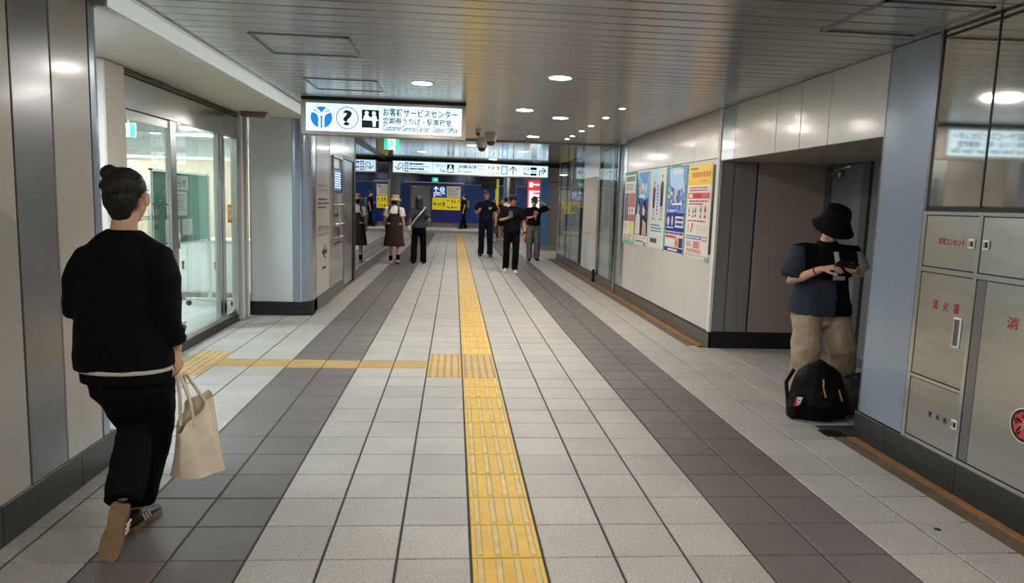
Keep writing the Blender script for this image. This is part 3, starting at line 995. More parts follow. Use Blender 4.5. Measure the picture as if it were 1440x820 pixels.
kiosk = struct(box('wall_navy', (-2.35, 35.5, 0.35), (0.42, 36.4, 2.28), M_NAVY))
box('skirting', (-1.6, 35.6, 0.12), (0.3, 36.3, 0.35), M_RAIL, kiosk)
box('end_panel', (0.32, 35.45, 0.14), (0.44, 36.4, 2.28), M_NAVY, kiosk)
box('top_rail', (-2.4, 35.44, 2.28), (0.46, 35.52, 2.32), M_WHITE, kiosk)
door_4 = struct(box('door_4', (-2.10, 35.46, 0.14), (-1.17, 35.49, 2.14), M_DOORG))
box('door_frame', (-2.16, 35.44, 0.14), (-2.11, 35.5, 2.2), M_FRAMEG, door_4)
box('door_frame', (-1.16, 35.44, 0.14), (-1.11, 35.5, 2.2), M_FRAMEG, door_4)
box('closer', (-2.02, 35.42, 2.05), (-1.8, 35.46, 2.10), M_STEEL_L, door_4)

dsn = thing('direction_sign', 'blue, grey and yellow exit direction sign on the navy wall', 'sign', (-0.36, 35.47, 0.98))
dsn_p = Print((-1.07, 35.49, 0.98), X_)
M_DB = mat('direction blue', srgb(40, 84, 180), 0.4, emit=0.15, emit_col=srgb(40, 84, 180))
M_DY = mat('direction yellow', srgb(232, 206, 40), 0.4, emit=0.25, emit_col=srgb(232, 206, 40))
M_DG = mat('direction grey', srgb(196, 192, 184), 0.4, emit=0.15, emit_col=srgb(196, 192, 184))
box('board', (-1.07, 35.47, 0.98), (0.34, 35.49, 2.14), M_DARKM, dsn)
dsn_p.O.y = 35.468
dsn_p.rect(0.0, 0.62, 0.68, 1.16, M_DB); dsn_p.rect(0.70, 0.62, 1.38, 1.16, M_DG); dsn_p.rect(0.0, 0.0, 1.38, 0.60, M_DY)
q = 0.003
dsn_p.rect(0.155, 0.88, 0.195, 1.10, M_SWHITE, q); dsn_p.line([(0.06, 1.00), (0.175, 1.11), (0.29, 1.00)], 0.035, M_SWHITE, q)
dsn_p.ring(0.48, 1.0, 0.12, 0.025, M_SWHITE, q); dsn_p.rect(0.42, 0.95, 0.54, 1.05, M_SWHITE, q); dsn_p.rect(0.44, 0.99, 0.52, 1.03, M_DB, q + .001)
dsn_p.text('市営地下鉄', 0.05, 0.77, 0.56, 0.09, M_SWHITE, q, 0.02); dsn_p.bars(0.05, 0.70, 0.5, 0.75, 1, M_SWHITE, q); dsn_p.disc(0.10, 0.66, 0.03, M_SWHITE, q)
dsn_p.bars(0.76, 0.70, 1.30, 1.10, 5, M_INKK, q, 0.3); dsn_p.ring(1.26, 1.03, 0.07, 0.03, M_INKK, q, a0=0, a1=4)
dsn_p.line([(0.16, 0.34), (0.06, 0.28), (0.16, 0.22)], 0.03, M_INKK, q); dsn_p.rect(0.07, 0.265, 0.24, 0.295, M_INKK, q)
dsn_p.bars(0.27, 0.20, 0.48, 0.34, 2, M_INKK, q, 0.5); dsn_p.text('3', 0.50, 0.17, 0.11, 0.21, M_INKK, q, 0.03)
dsn_p.bars(0.70, 0.42, 0.90, 0.50, 1, M_INKK, q); dsn_p.text('1', 0.95, 0.36, 0.05, 0.15, M_INKK, q, 0.03); dsn_p.text('2', 1.06, 0.36, 0.09, 0.15, M_INKK, q, 0.03); dsn_p.line([(1.24, 0.36), (1.33, 0.46), (1.25, 0.47)], 0.03, M_INKK, q)
dsn_p.bars(0.70, 0.09, 0.90, 0.17, 1, M_INKK, q); dsn_p.text('4', 0.93, 0.06, 0.09, 0.15, M_INKK, q, 0.03); dsn_p.bars(1.06, 0.09, 1.3, 0.17, 1, M_INKK, q)
dsn_p.build('sign_print', dsn)

# grey column at far left and pale lit door panel
cl = struct(box('wall_column_left', (-2.62, 26.0, 0), (-1.98, 26.6, 2.85), M_GREYP))
box('edge_panel', (-2.12, 25.97, 0.1), (-1.96, 26.02, 2.8), M_STEEL_L, cl)
box('edge_panel', (-2.62, 25.97, 0.1), (-2.40, 26.02, 2.8), mat('olive strip', srgb(150, 138, 96), 0.4), cl)
door_5 = struct(box('door_5', (-2.10, 21.0, 0.02), (-1.86, 21.06, 2.02), mat('pale lit door', srgb(236, 228, 208), 0.4)))
box('door_frame', (-2.6, 21.0, 0), (-2.1, 21.1, 2.85), M_GREYP, door_5)
box('door_frame', (-2.1, 21.0, 2.02), (-1.86, 21.1, 2.85), M_GREYP, door_5)

# blue and grey column at far right
cr = struct(box('wall_column_right', (2.90, 22.0, 0), (3.75, 22.6, 2.85), mat('taupe panel', srgb(128, 122, 116), 0.35, 0.2)))
box('blue_strip', (2.68, 21.98, 0.0), (2.90, 22.5, 2.85), mat('blue column strip', srgb(70, 124, 176), 0.35), cr)
box('skirting', (2.66, 21.96, 0), (3.77, 22.62, 0.14), M_RAIL, cr)
box('joint', (2.91, 21.985, 2.10), (3.75, 22.0, 2.12), M_DARKM, cr)
cr2 = struct(box('wall_column_far', (2.3, 33.5, 0.12), (2.9, 34.0, 2.85), M_BLUEP))
box('edge_panel', (2.45, 33.47, 0.2), (2.55, 33.5, 2.8), M_STEEL_L, cr2)
box('edge_panel', (2.62, 33.47, 0.2), (2.86, 33.5, 2.8), M_FRAMEG, cr2)

# exit sign inside the office
oe = thing('exit_sign', 'green and white exit sign hanging inside the office behind the door glass', 'sign', (-3.28, 7.6, 1.98))
box('case', (-3.36, 7.6, 1.98), (-3.22, 7.63, 2.12), M_WHITE, oe)
MB().tube([(-3.29, 7.615, 2.12), (-3.29, 7.615, 2.55)], .008, M_STEEL).build('stem', oe)
p = Print((-3.36, 7.6, 1.98), X_)
p.rect(0.004, 0.004, .136, .136, M_EXITG, .001); p.rect(.03, .004, .09, .136, M_SWHITE, .0015); p.disc(.055, .11, .010, M_EXITG, .002, 10); p.line([(.055, .095), (.065, .06), (.085, .045)], .012, M_EXITG, .002); p.line([(.065, .06), (.045, .03)], .012, M_EXITG, .002)
p.build('sign_print', oe)

# entry light in the soffit of the recess, round the corner of the near wall
rl = thing('entry_light', 'cool white recessed light in the cream soffit round the corner of the panelled wall', 'light', (-2.30, 4.04, 2.35))
box('rim', (-2.51, 3.90, 2.342), (-2.09, 4.18, 2.352), M_WHITE, rl)
box('diffuser', (-2.49, 3.92, 2.336), (-2.11, 4.16, 2.345), mat('entry light diffuser', (1, 1, 1), 0.5, emit=165, emit_col=(0.82, 0.94, 1.0)), rl)

# ================================================================== THINGS
# ------------------------------------------------------------------ ceiling downlights
def downlight(x, y, label, r=0.085, m=None, group='round ceiling downlights'):
    t = thing('downlight', label, 'light', (x, y, ZC), 0, group)
    b = MB()
    n = 24
    ri, ro = r, r + 0.018
    v = []
    for q, z in ((ri, ZC - 0.004), (ro, ZC - 0.006), (ro, ZC + 0.004), (ri, ZC + 0.004)):
        v += [(x + q * math.cos(2 * PI * i / n), y + q * math.sin(2 * PI * i / n), z) for i in range(n)]
    f = [(k * n + i, k * n + (i + 1) % n, ((k + 1) % 4) * n + (i + 1) % n, ((k + 1) % 4) * n + i) for k in range(4) for i in range(n)]
    b.add(v, f, M_WHITE, True)
    b.build('rim', t)
    d = MB()
    d.add([(x + ri * math.cos(2 * PI * i / n), y + ri * math.sin(2 * PI * i / n), ZC - 0.0035) for i in range(n)] +
          [(x + ri * math.cos(2 * PI * i / n), y + ri * math.sin(2 * PI * i / n), ZC + 0.003) for i in range(n)],
          [list(range(n))[::-1], list(range(n, 2 * n))] + [(i, (i + 1) % n, n + (i + 1) % n, n + i) for i in range(n)], m or M_LAMP)
    d.build('diffuser', t)


LP = [(-0.30, 6.44, 'round white downlight in the blue lit slats just above the service center sign'),
      (0.83, 5.85, 'largest round downlight, alone in the slats right of the service center sign'),
      (0.75, 7.94, 'round downlight in the slats past the right end of the service center sign'),
      (1.23, 8.52, 'round downlight in the slats between the middle lamp and the row of small spots'),
      (1.18, 11.0, 'round downlight just before the ceiling step, right of the camera domes'),
      (0.30, 13.2, 'round downlight in the glossy ceiling behind the camera domes'),
      (1.35, 14.2, 'round downlight in the glossy ceiling past the ceiling step on the right'),
      (-0.7, 15.4, 'round downlight in the glossy ceiling over the two women walking away'),
      (0.9, 17.2, 'round downlight in the glossy ceiling over the uniformed man'),
      (-0.9, 11.2, 'round downlight hidden behind the service center sign')]
for x, y, l in LP:
    downlight(x, y, l)
# the same lamps go on over and behind the photographer
for x, y in ((0.83, 3.2), (1.5, 1.0), (-0.6, 0.9), (-0.3, -0.9), (1.1, -2.6), (-0.6, -4.4)):
    downlight(x, y, 'round ceiling downlight over the near end of the passage')
M_SPOT = mat('small spot lens', (1, 0.98, 0.92), 0.4, emit=480.0, emit_col=(1.0, 0.86, 0.68))
for i, y in enumerate((7.48, 8.31, 9.20, 9.89, 10.67, 11.17)):
    o = downlight(1.73, y, ('first', 'second', 'third', 'fourth', 'fifth', 'sixth')[i] + ' small bright spot from the near end of the row along the poster wall', 0.028, M_SPOT, 'small spots along the poster wall')
for x, y, l in ((-4, 24, 'concourse ceiling lamp beyond the far doorway on one side'), (0, 24, 'concourse ceiling lamp past the wide direction sign'), (4.5, 24, 'concourse ceiling lamp beside the blue column'),
             (0.2, 20.8, 'added unseen concourse lamp just past the doorway over the passage line'), (4.8, 20.8, 'added unseen concourse lamp just past the doorway by the blue column'), (-3, 29, 'concourse ceiling lamp before the navy wall'), (2.6, 27.5, 'concourse ceiling lamp before the blue wall'), (5.5, 30, 'concourse ceiling lamp behind the blue column'), (0.6, 33.6, 'added unseen concourse lamp over the pale step'), (4.6, 33.8, 'added unseen concourse lamp over the far end of the step'), (-4.5, 33.6, 'added unseen concourse lamp over the step behind the grey column')):  # unseen lamps by the doorway and step are added to brighten column and wall
    t = thing('concourse_light', l, 'light', (x, y, 2.80), 0, 'concourse lamps')
    box('diffuser', (x - 0.45, y - 0.45, 2.80), (x + 0.45, y + 0.45, 2.815), mat('concourse lamp', (1, 1, 1), 0.5, emit=16, emit_col=(1, 0.97, 0.92)), t)
    box('rim', (x - 0.5, y - 0.5, 2.81), (x + 0.5, y + 0.5, 2.849), M_WHITE, t)

# ------------------------------------------------------------------ service center sign
SY = 7.55
sg = thing('hanging_sign', 'wide lit ceiling sign with blue emblem, question mark and desk pictogram, reading Customer Service Center', 'sign', (-0.73, SY, 2.07))
box('case', (-1.575, SY, 2.075), (0.105, SY + 0.16, 2.425), mat('sign case', srgb(176, 168, 158), 0.35, 0.5), sg, 0.006)
box('gasket', (-1.575, SY + 0.02, 2.425), (0.105, SY + 0.14, ZC - 0.002), M_BLACK, sg)
box('light_panel', (-1.52, SY - 0.006, 2.115), (0.06, SY - 0.001, 2.392), M_SIGN, sg)
p = Print((-1.52, SY - 0.006, 2.115), X_)
p.disc(0.155, 0.135, 0.108, M_SBLUE, 0.001, 40)
er = 0.108
for k in (-1, 1):        # the emblem's two white stems that part into double branches
    for path in ([(-.175, -1.0), (-.175, -.12), (-.21, .12), (-.33, .31), (-.52, .45), (-.93, .58)], [(0, .16), (-.10, .38), (-.28, .60), (-.50, .76), (-.80, .90)]):
        p.line([(0.155 - k * x * er, 0.135 + y * er) for x, y in path], .205 * er, M_SWHITE, 0.0018)
p.ring(0.415, 0.138, 0.112, 0.007, M_INK)
p.text('?', 0.368, 0.062, 0.094, 0.155, M_INKK, 0.0015, 0.025)
p.rect(0.560, 0.048, 0.735, 0.228, M_INKK)
W = M_SWHITE
p.disc(0.610, 0.196, 0.020, W, 0.002); p.poly([(0.578, 0.134), (0.582, 0.168), (0.598, 0.178), (0.622, 0.178), (0.640, 0.160), (0.662, 0.146), (0.655, 0.136)], W, 0.002)
p.disc(0.683, 0.196, 0.020, W, 0.002); p.poly([(0.655, 0.128), (0.665, 0.172), (0.676, 0.178), (0.694, 0.178), (0.708, 0.170), (0.718, 0.120), (0.704, 0.118), (0.700, 0.06), (0.672, 0.06), (0.668, 0.118)], W, 0.0021)
p.rect(0.568, 0.122, 0.728, 0.133, W, 0.002)
p.text('お客様サービスセンター', 0.775, 0.172, 0.76, 0.082, M_INK, 0.0015, 0.018)
p.text('定期券うりば・駅事務室', 0.775, 0.092, 0.70, 0.068, M_INK, 0.0015, 0.016)
p.text('Customer Service Center / Station Office', 0.775, 0.026, 0.765, 0.060, M_INK, 0.0015, 0.018)
p.build('sign_print', sg)

# ------------------------------------------------------------------ exit sign
ex = thing('exit_sign', 'small lit green and white running man exit sign under the ceiling', 'sign', (-1.04, 12.0, 2.245))
box('case', (-1.165, 12.0, 2.245), (-0.915, 12.04, 2.435), M_WHITE, ex)
box('stem', (-1.06, 12.01, 2.435), (-1.02, 12.03, ZC), M_WHITE, ex)
p = Print((-1.16, 11.998, 2.25), X_)
p.rect(0, 0, 0.24, 0.18, M_EXITG, 0.0005); p.rect(0.055, 0, 0.185, 0.18, M_SWHITE, 0.001)
p.disc(0.105, 0.150, 0.015, M_EXITG, 0.002, 14)
p.line([(0.105, 0.13), (0.125, 0.085), (0.155, 0.06), (0.185, 0.062)], 0.018, M_EXITG, 0.002)
p.line([(0.125, 0.085), (0.10, 0.05), (0.07, 0.035)], 0.018, M_EXITG, 0.002)
p.line([(0.06, 0.10), (0.085, 0.125), (0.11, 0.13), (0.14, 0.105), (0.165, 0.11)], 0.013, M_EXITG, 0.002)
p.build('sign_print', ex)

# ------------------------------------------------------------------ far direction sign
FY = 18.0
fs = thing('hanging_sign', 'long lit overhead direction sign with arrows for taxi, railway and bus across the passage', 'sign', (0.39, FY, 2.05))
box('case', (-1.55, FY, 2.075), (2.36, FY + 0.2, 2.40), mat('sign case', None), fs, 0.006)
box('light_panel', (-1.52, FY - 0.005, 2.105), (2.33, FY - 0.001, 2.378), M_SIGN, fs)
for x in (-1.2, 0.3, 1.9):
    box('hanger', (x, FY + 0.08, 2.40), (x + 0.05, FY + 0.12, ZC), M_DARKM, fs)
p = Print((-1.52, FY - 0.005, 2.105), X_)
p.ring(0.185, 0.165, 0.065, 0.018, M_INK, a0=0, a1=PI); p.rect(0.232, 0.04, 0.250, 0.166, M_INK); p.rect(0.120, 0.09, 0.138, 0.166, M_INK)
p.line([(0.045, 0.145), (0.129, 0.06), (0.21, 0.135)], 0.020, M_INK)
p.rect(0.278, 0.15, 0.378, 0.245, M_SBLUE); p.rect(0.298, 0.172, 0.358, 0.212, W, 0.002); p.rect(0.278, 0.02, 0.378, 0.12, M_SPURP); p.rect(0.298, 0.045, 0.358, 0.09, W, 0.002)
p.bars(0.40, 0.19, 0.76, 0.24, 1, M_INK, fill=0.8, rag=0); p.bars(0.40, 0.145, 0.89, 0.168, 1, M_INK, fill=0.6, rag=0)
p.bars(0.40, 0.07, 0.76, 0.12, 1, M_INK, fill=0.8, rag=0); p.bars(0.40, 0.02, 0.88, 0.043, 1, M_INK, fill=0.6, rag=0)
p.rect(0.968, 0.02, 0.976, 0.255, M_INK); p.rect(1.002, 0.0, 1.005, 0.273, M_RAIL)
p.text('タクシー', 1.046, 0.15, 0.244, 0.085, M_INK, 0.0015, 0.02); p.text('Taxi', 1.147, 0.035, 0.143, 0.075, M_INK, 0.0015, 0.02)
p.rect(1.327, 0.03, 1.50, 0.235, M_INK); p.poly([(1.345, 0.05), (1.345, 0.11), (1.37, 0.13), (1.39, 0.185), (1.437, 0.185), (1.457, 0.13), (1.482, 0.11), (1.482, 0.05)], W, 0.002); p.rect(1.39, 0.195, 1.437, 0.217, W, 0.002); p.rect(1.38, 0.115, 1.447, 0.135, M_INK, 0.003)
p.text('JR横浜線', 1.605, 0.13, 0.459, 0.11, M_INK, 0.0015, 0.02); p.text('JR Yokohama Line', 1.60, 0.03, 0.464, 0.07, M_INK, 0.0015, 0.02)
p.frame(2.087, 0.035, 2.256, 0.235, 0.014, M_SGREEN); p.text('JH', 2.12, 0.09, 0.10, 0.09, M_SGREEN, 0.0015, 0.02)
p.text('新幹線', 2.345, 0.13, 0.293, 0.105, M_INK, 0.0015, 0.02); p.text('Shinkansen', 2.345, 0.03, 0.29, 0.07, M_INK, 0.0015, 0.02)
p.frame(2.68, 0.03, 2.838, 0.245, 0.03, M_SBLUE)
p.rect(2.963, 0.02, 2.987, 0.22, M_INK); p.line([(2.88, 0.135), (2.975, 0.235), (3.07, 0.135)], 0.024, M_INK)
p.rect(3.132, 0.02, 3.138, 0.255, M_INK)
p.text('バス', 3.225, 0.14, 0.167, 0.09, M_INK, 0.0015, 0.02); p.text('Bus', 3.245, 0.035, 0.13, 0.075, M_INK, 0.0015, 0.02)
p.rect(3.412, 0.17, 3.57, 0.235, M_INK); p.rect(3.412, 0.03, 3.57, 0.085, M_INK); p.rect(3.42, 0.085, 3.56, 0.17, W, 0.001); p.rect(3.42, 0.12, 3.56, 0.135, M_INK, 0.002)
p.rect(3.63, 0.03, 3.65, 0.145, M_INK); p.line([(3.64, 0.14), (3.66, 0.155), (3.79, 0.155)], 0.022, M_INK); p.line([(3.71, 0.235), (3.80, 0.155), (3.71, 0.08)], 0.022, M_INK)
p.build('sign_print', fs)

# ------------------------------------------------------------------ cameras under the ceiling
def dome(x, y, label, big=1.0):
    t = thing('security_camera', label, 'camera', (x, y, ZC), 0, 'ceiling security cameras')
    MB().cyl((x, y, ZC - 0.055 * big), (x, y, ZC), 0.075 * big, mat('camera shell', srgb(190, 184, 176), 0.35), 20, 0.082 * big).cyl((x, y, ZC - 0.11 * big), (x, y, ZC - 0.055 * big), 0.065 * big, mat('camera shell', None), 20, 0.075 * big).build('housing', t)
    MB().ball((x, y - 0.012, ZC - 0.112 * big), 0.055 * big, mat('camera lens dome', srgb(14, 14, 16), 0.08, coat=1), 16, 10).build('lens_dome', t)
dome(0.52, 10.7, 'dome security camera under the ceiling step, higher one of the pair beside the sign', 1.15)
dome(0.43, 11.75, 'dome security camera under the ceiling step, lower one hanging behind its twin', 1.25)
dome(0.32, 10.3, 'small flat dome camera close to the right end of the service center sign', 0.55)

# ------------------------------------------------------------------ stainless fire cabinet
cb = thing('fire_cabinet', 'built-in stainless steel fire equipment cabinet with red and navy lettering on its doors', 'cabinet', (XRN, 3.0, 0.17))
CF = XRN - 0.014
fr = MB()
ys = (1.90, 3.395, 3.845)
for a, c in ((3.815, 3.845), (3.383, 3.408), (1.90, 1.93)):
    fr.box((CF, a, 0.172), (XRN + 0.01, c, 1.476), M_STEEL_L)
for a, c, z0, z1 in ((3.40, 3.83, .535, .552), (1.92, 3.83, .172, .192), (1.92, 3.83, 1.458, 1.476), (1.92, 3.83, 1.142, 1.168)):
    fr.box((CF + 0.0005, a, z0), (XRN + 0.01, c, z1), M_STEEL_L)
fr.build('frame', cb)
box('cavity', (XRN - 0.001, 1.92, 0.18), (XRN + 0.015, 3.83, 1.47), M_BLACK, cb)


def cdoor(y0, y1, z0, z1):
    g = 0.004
    return box('door', (CF + 0.004, y0 + g, z0 + g), (XRN, y1 - g, z1 - g), M_STEEL, cb, 0.0025)


def cprint(y, z):
    return Print((CF + 0.004, y, z), -Y_)


def lock(d, y, z):
    b = MB().box((CF - 0.004, y - 0.022, z - 0.026), (CF + 0.005, y + 0.022, z + 0.026), M_PAPER, 0.003)
    b.box((CF - 0.006, y - 0.018, z - 0.014), (CF - 0.003, y - 0.001, z + 0.014), M_BLACK)
    b.box((CF - 0.006, y + 0.004, z - 0.014), (CF - 0.0035, y + 0.014, z + 0.014), M_STEEL)
    b.build('lock', d)


d = cdoor(3.408, 3.815, 1.168, 1.458); cprint(3.70, 1.297).text('非常コンセント', 0, 0, 0.205, 0.038, M_RED, 0.0012, 0.015).build('lettering', d); lock(d, 3.445, 1.315)
d = cdoor(2.62, 3.383, 1.168, 1.458); lock(d, 3.345, 1.315)
cdoor(1.93, 2.615, 1.168, 1.458)
d = cdoor(3.408, 3.815, 0.552, 1.142); cprint(3.69, 0.942).text('消　火　器', 0, 0, 0.205, 0.054, M_RED, 0.0012, 0.012).build('lettering', d)
h = MB().box((CF - 0.003, 3.452, 0.765), (CF + 0.005, 3.512, 0.925), M_PAPER, 0.003).box((CF - 0.005, 3.462, 0.775), (CF - 0.002, 3.502, 0.915), M_GREYP).box((CF - 0.010, 3.486, 0.78), (CF - 0.004, 3.498, 0.91), M_STEEL_L)
h.build('recessed_handle', d)
d = cdoor(3.408, 3.815, 0.192, 0.535); cprint(3.63, 0.347).text('散　水　栓', 0, 0, 0.145, 0.031, M_NAVYINK, 0.0012, 0.015).build('lettering', d); lock(d, 3.425, 0.365)
d = cdoor(1.93, 3.383, 0.192, 1.142)
box('seam_strip', (CF + 0.002, 3.315, 0.20), (CF + 0.005, 3.372, 1.135), M_GREYP, d)
q = cprint(3.155, 0.93)
q.text('消　火　栓', 0, 0, 0.36, 0.056, M_RED, 0.0012, 0.012)
q.build('lettering', d)
q = Print((CF + 0.004, 2.985, 0.50), -Y_)
q.disc(0, 0, 0.082, M_PAPER, 0.001, 36).disc(0, 0, 0.077, M_INKK, 0.0013, 36)
for k in range(5):
    a = PI / 2 + k * 2 * PI / 5
    for sgn in (-1, 1):
        q.disc(0.036 * math.cos(a) + sgn * 0.012 * math.sin(a), 0.036 * math.sin(a) - sgn * 0.012 * math.cos(a), 0.026, pc(206, 60, 66), 0.0016 + 0.00005 * k, 18)
    q.line([(0.012 * math.cos(a), 0.012 * math.sin(a)), (0.05 * math.cos(a), 0.05 * math.sin(a))], 0.003, pc(240, 190, 180), 0.0025)
    q.line([(0.012 * math.cos(a + .35), 0.012 * math.sin(a + .35)), (0.036 * math.cos(a + .35), 0.036 * math.sin(a + .35))], 0.002, pc(240, 190, 180), 0.0025)
q.disc(0, 0, 0.011, pc(226, 120, 120), 0.0028, 14)
o = tag(q.build('flower_sticker'), 'round black sticker with a red five petal flower on the steel cabinet door', 'sticker')
centre(o)

# ------------------------------------------------------------------ posters
PX = XR - 0.004


def poster(y_left, w_, z0, h_, label, draw, sheet=M_PAPER):
    """y_left is the edge seen at the picture's left (the far one)"""
    t = thing('poster', label, 'poster', (PX, y_left - w_ / 2, z0), 0, 'posters on the white wall')
    box('sheet', (PX, y_left - w_, z0), (PX + 0.0025, y_left, z0 + h_), sheet, t)
    p = Print((PX, y_left, z0), -Y_)
    draw(p, w_, h_)
    p.build('print', t)
    return t


def tape(t, y0, y1, z0, z1):
    box('tape', (PX - 0.0025, y0, z0), (PX + 0.002, y1, z1), M_TAPE, t)


def d1(p, w, h):
    p.rect(0, 0, w, h, pc(232, 228, 220), .0004)
    p.bars(0.06, h - .13, w - .06, h - .03, 1, pc(70, 110, 90), fill=0.75, rag=0); p.bars(0.06, h - .25, w - .06, h - .15, 4, pc(120, 140, 140))
    for i in range(2):
        for j in range(4):
            z = h - 0.40 - 0.105 * j
            if i == 0:
                p.rect(0.03, z, 0.27, z + 0.10, pc(44, 50, 110)); p.bars(0.05, z + .01, 0.26, z + .09, 3, pc(190, 190, 220), .002, .35)
            elif j != 2:
                p.rect(0.29, z, w - .03, z + 0.10, pc(190, 48, 56)); p.bars(0.31, z + .01, w - .05, z + .09, 3, pc(236, 190, 190), .002, .35)
            else:
                p.rect(0.29, z, w - .03, z + 0.10, pc(228, 226, 214)); p.rect(0.36, z + .02, 0.42, z + .08, pc(80, 150, 90), .002); p.rect(0.5, z + .02, 0.56, z + .08, pc(210, 80, 80), .002)
    p.rect(0.03, 0.06, w - .03, 0.26, pc(240, 238, 230)); p.disc(w * .72, 0.20, 0.12, pc(236, 224, 120), .0018)
    p.line([(0.1, 0.15), (0.16, 0.27), (0.2, 0.18)], 0.02, pc(110, 160, 110), .002)
    p.bars(0.05, 0.03, w - .05, 0.11, 3, pc(110, 110, 110), .0022, .4)


def d2(p, w, h):
    p.rect(0, 0.13, w, h, pc(24, 108, 190), .0004)
    p.poly([(0.0, h), (w, h), (w, h * .66), (w * .6, h * .60), (w * .3, h * .72)], pc(120, 186, 238), .0008)
    p.poly([(0.12, h), (w, h), (w * .75, h * .80), (w * .45, h * .86)], pc(60, 140, 216), .0009)
    p.bars(w * .25, h * .64, w * .7, h * .70, 1, pc(232, 242, 250), .0012, .8, 0); p.disc(w * .30, h * .76, 0.07, pc(238, 190, 100), .0012, 12); p.disc(w * .52, h * .80, 0.06, pc(240, 232, 240), .0012, 12); p.disc(w * .75, h * .78, 0.07, pc(190, 220, 246), .0012, 12)
    sk, hr, wh = pc(230, 190, 166), pc(40, 26, 28), pc(236, 226, 216)
    p.poly([(w * .02, .14), (w * .06, h * .38), (w * .2, h * .46), (w * .38, h * .40), (w * .44, .14)], wh, .0013)
    p.poly([(w * .40, .14), (w * .46, h * .36), (w * .66, h * .44), (w * .9, h * .36), (w * .96, .14)], pc(40, 34, 40), .0014)
    p.disc(w * .24, h * .52, .075, sk, .0016, 20, .095); p.poly([(w * .13, h * .42), (w * .12, h * .56), (w * .22, h * .64), (w * .36, h * .60), (w * .38, h * .44), (w * .33, h * .52), (w * .2, h * .58)], hr, .0018)
    p.disc(w * .66, h * .50, .085, sk, .0016, 20, .105); p.poly([(w * .50, h * .34), (w * .50, h * .54), (w * .66, h * .63), (w * .84, h * .58), (w * .90, h * .32), (w * .80, h * .46), (w * .6, h * .56)], hr, .0018)
    p.poly([(w * .60, .14), (w * .62, h * .36), (w * .88, h * .30), (w * .92, .14)], pc(218, 178, 150), .0017)
    p.rect(0, 0, w, 0.13, pc(236, 232, 226), .0004); p.bars(0.06, 0.085, w - .06, 0.10, 1, pc(200, 130, 70), .001, .6, 0); p.bars(.08, .025, w - .1, .065, 1, pc(90, 90, 90), .001, .7, .2)


def player(p, x, y0, H, body):
    sk, navy, hair = pc(206, 166, 140), pc(30, 34, 72), pc(40, 32, 30)
    p.disc(x, y0 + H * .92, H * .042, sk, .0016, 14, H * .055); p.disc(x, y0 + H * .955, H * .044, hair, .0017, 14, H * .03)
    p.poly([(x - H * .10, y0 + H * .80), (x - H * .035, y0 + H * .85), (x + H * .035, y0 + H * .85), (x + H * .10, y0 + H * .80), (x + H * .085, y0 + H * .42), (x - H * .085, y0 + H * .42)], body, .0014)
    for s_ in (-1, 1):
        p.line([(x + s_ * H * .10, y0 + H * .79), (x + s_ * H * .135, y0 + H * .62), (x + s_ * H * .09, y0 + H * .48)], H * .035, sk, .0013)
        p.line([(x + s_ * H * .05, y0 + H * .43), (x + s_ * H * .06, y0 + H * .06)], H * .05, sk, .0013)
        p.rect(x + s_ * H * .05 - H * .048, y0 + H * .30, x + s_ * H * .05 + H * .048, y0 + H * .50, navy, .0015)
        p.rect(x + s_ * H * .065 - H * .03, y0, x + s_ * H * .065 + H * .04, y0 + H * .04, pc(60, 60, 70), .0015)


def d3(p, w, h):
    p.rect(0, 0, w, h, pc(222, 228, 228), .0004)
    p.poly([(0, h), (w * .55, h), (w * .40, h * .70), (w * .10, h * .8)], pc(186, 226, 238), .0006)
    p.poly([(w * .30, h * .85), (w * .62, h * .9), (w * .52, h * .35), (w * .40, h * .35)], pc(206, 222, 240), .0007)
    player(p, w * .24, h * .36, .52, pc(40, 48, 120)); player(p, w * .74, h * .36, .60, pc(34, 38, 80))
    p.bars(w * .44, h * .42, w * .52, h * .8, 9, pc(70, 90, 170), .0016, .6, .2)
    p.bars(w * .12, h * .20, w * .9, h * .31, 3, pc(110, 140, 190), .001, .5); p.bars(w * .12, h * .06, w * .55, h * .13, 1, pc(70, 80, 90), .001, .8, 0)


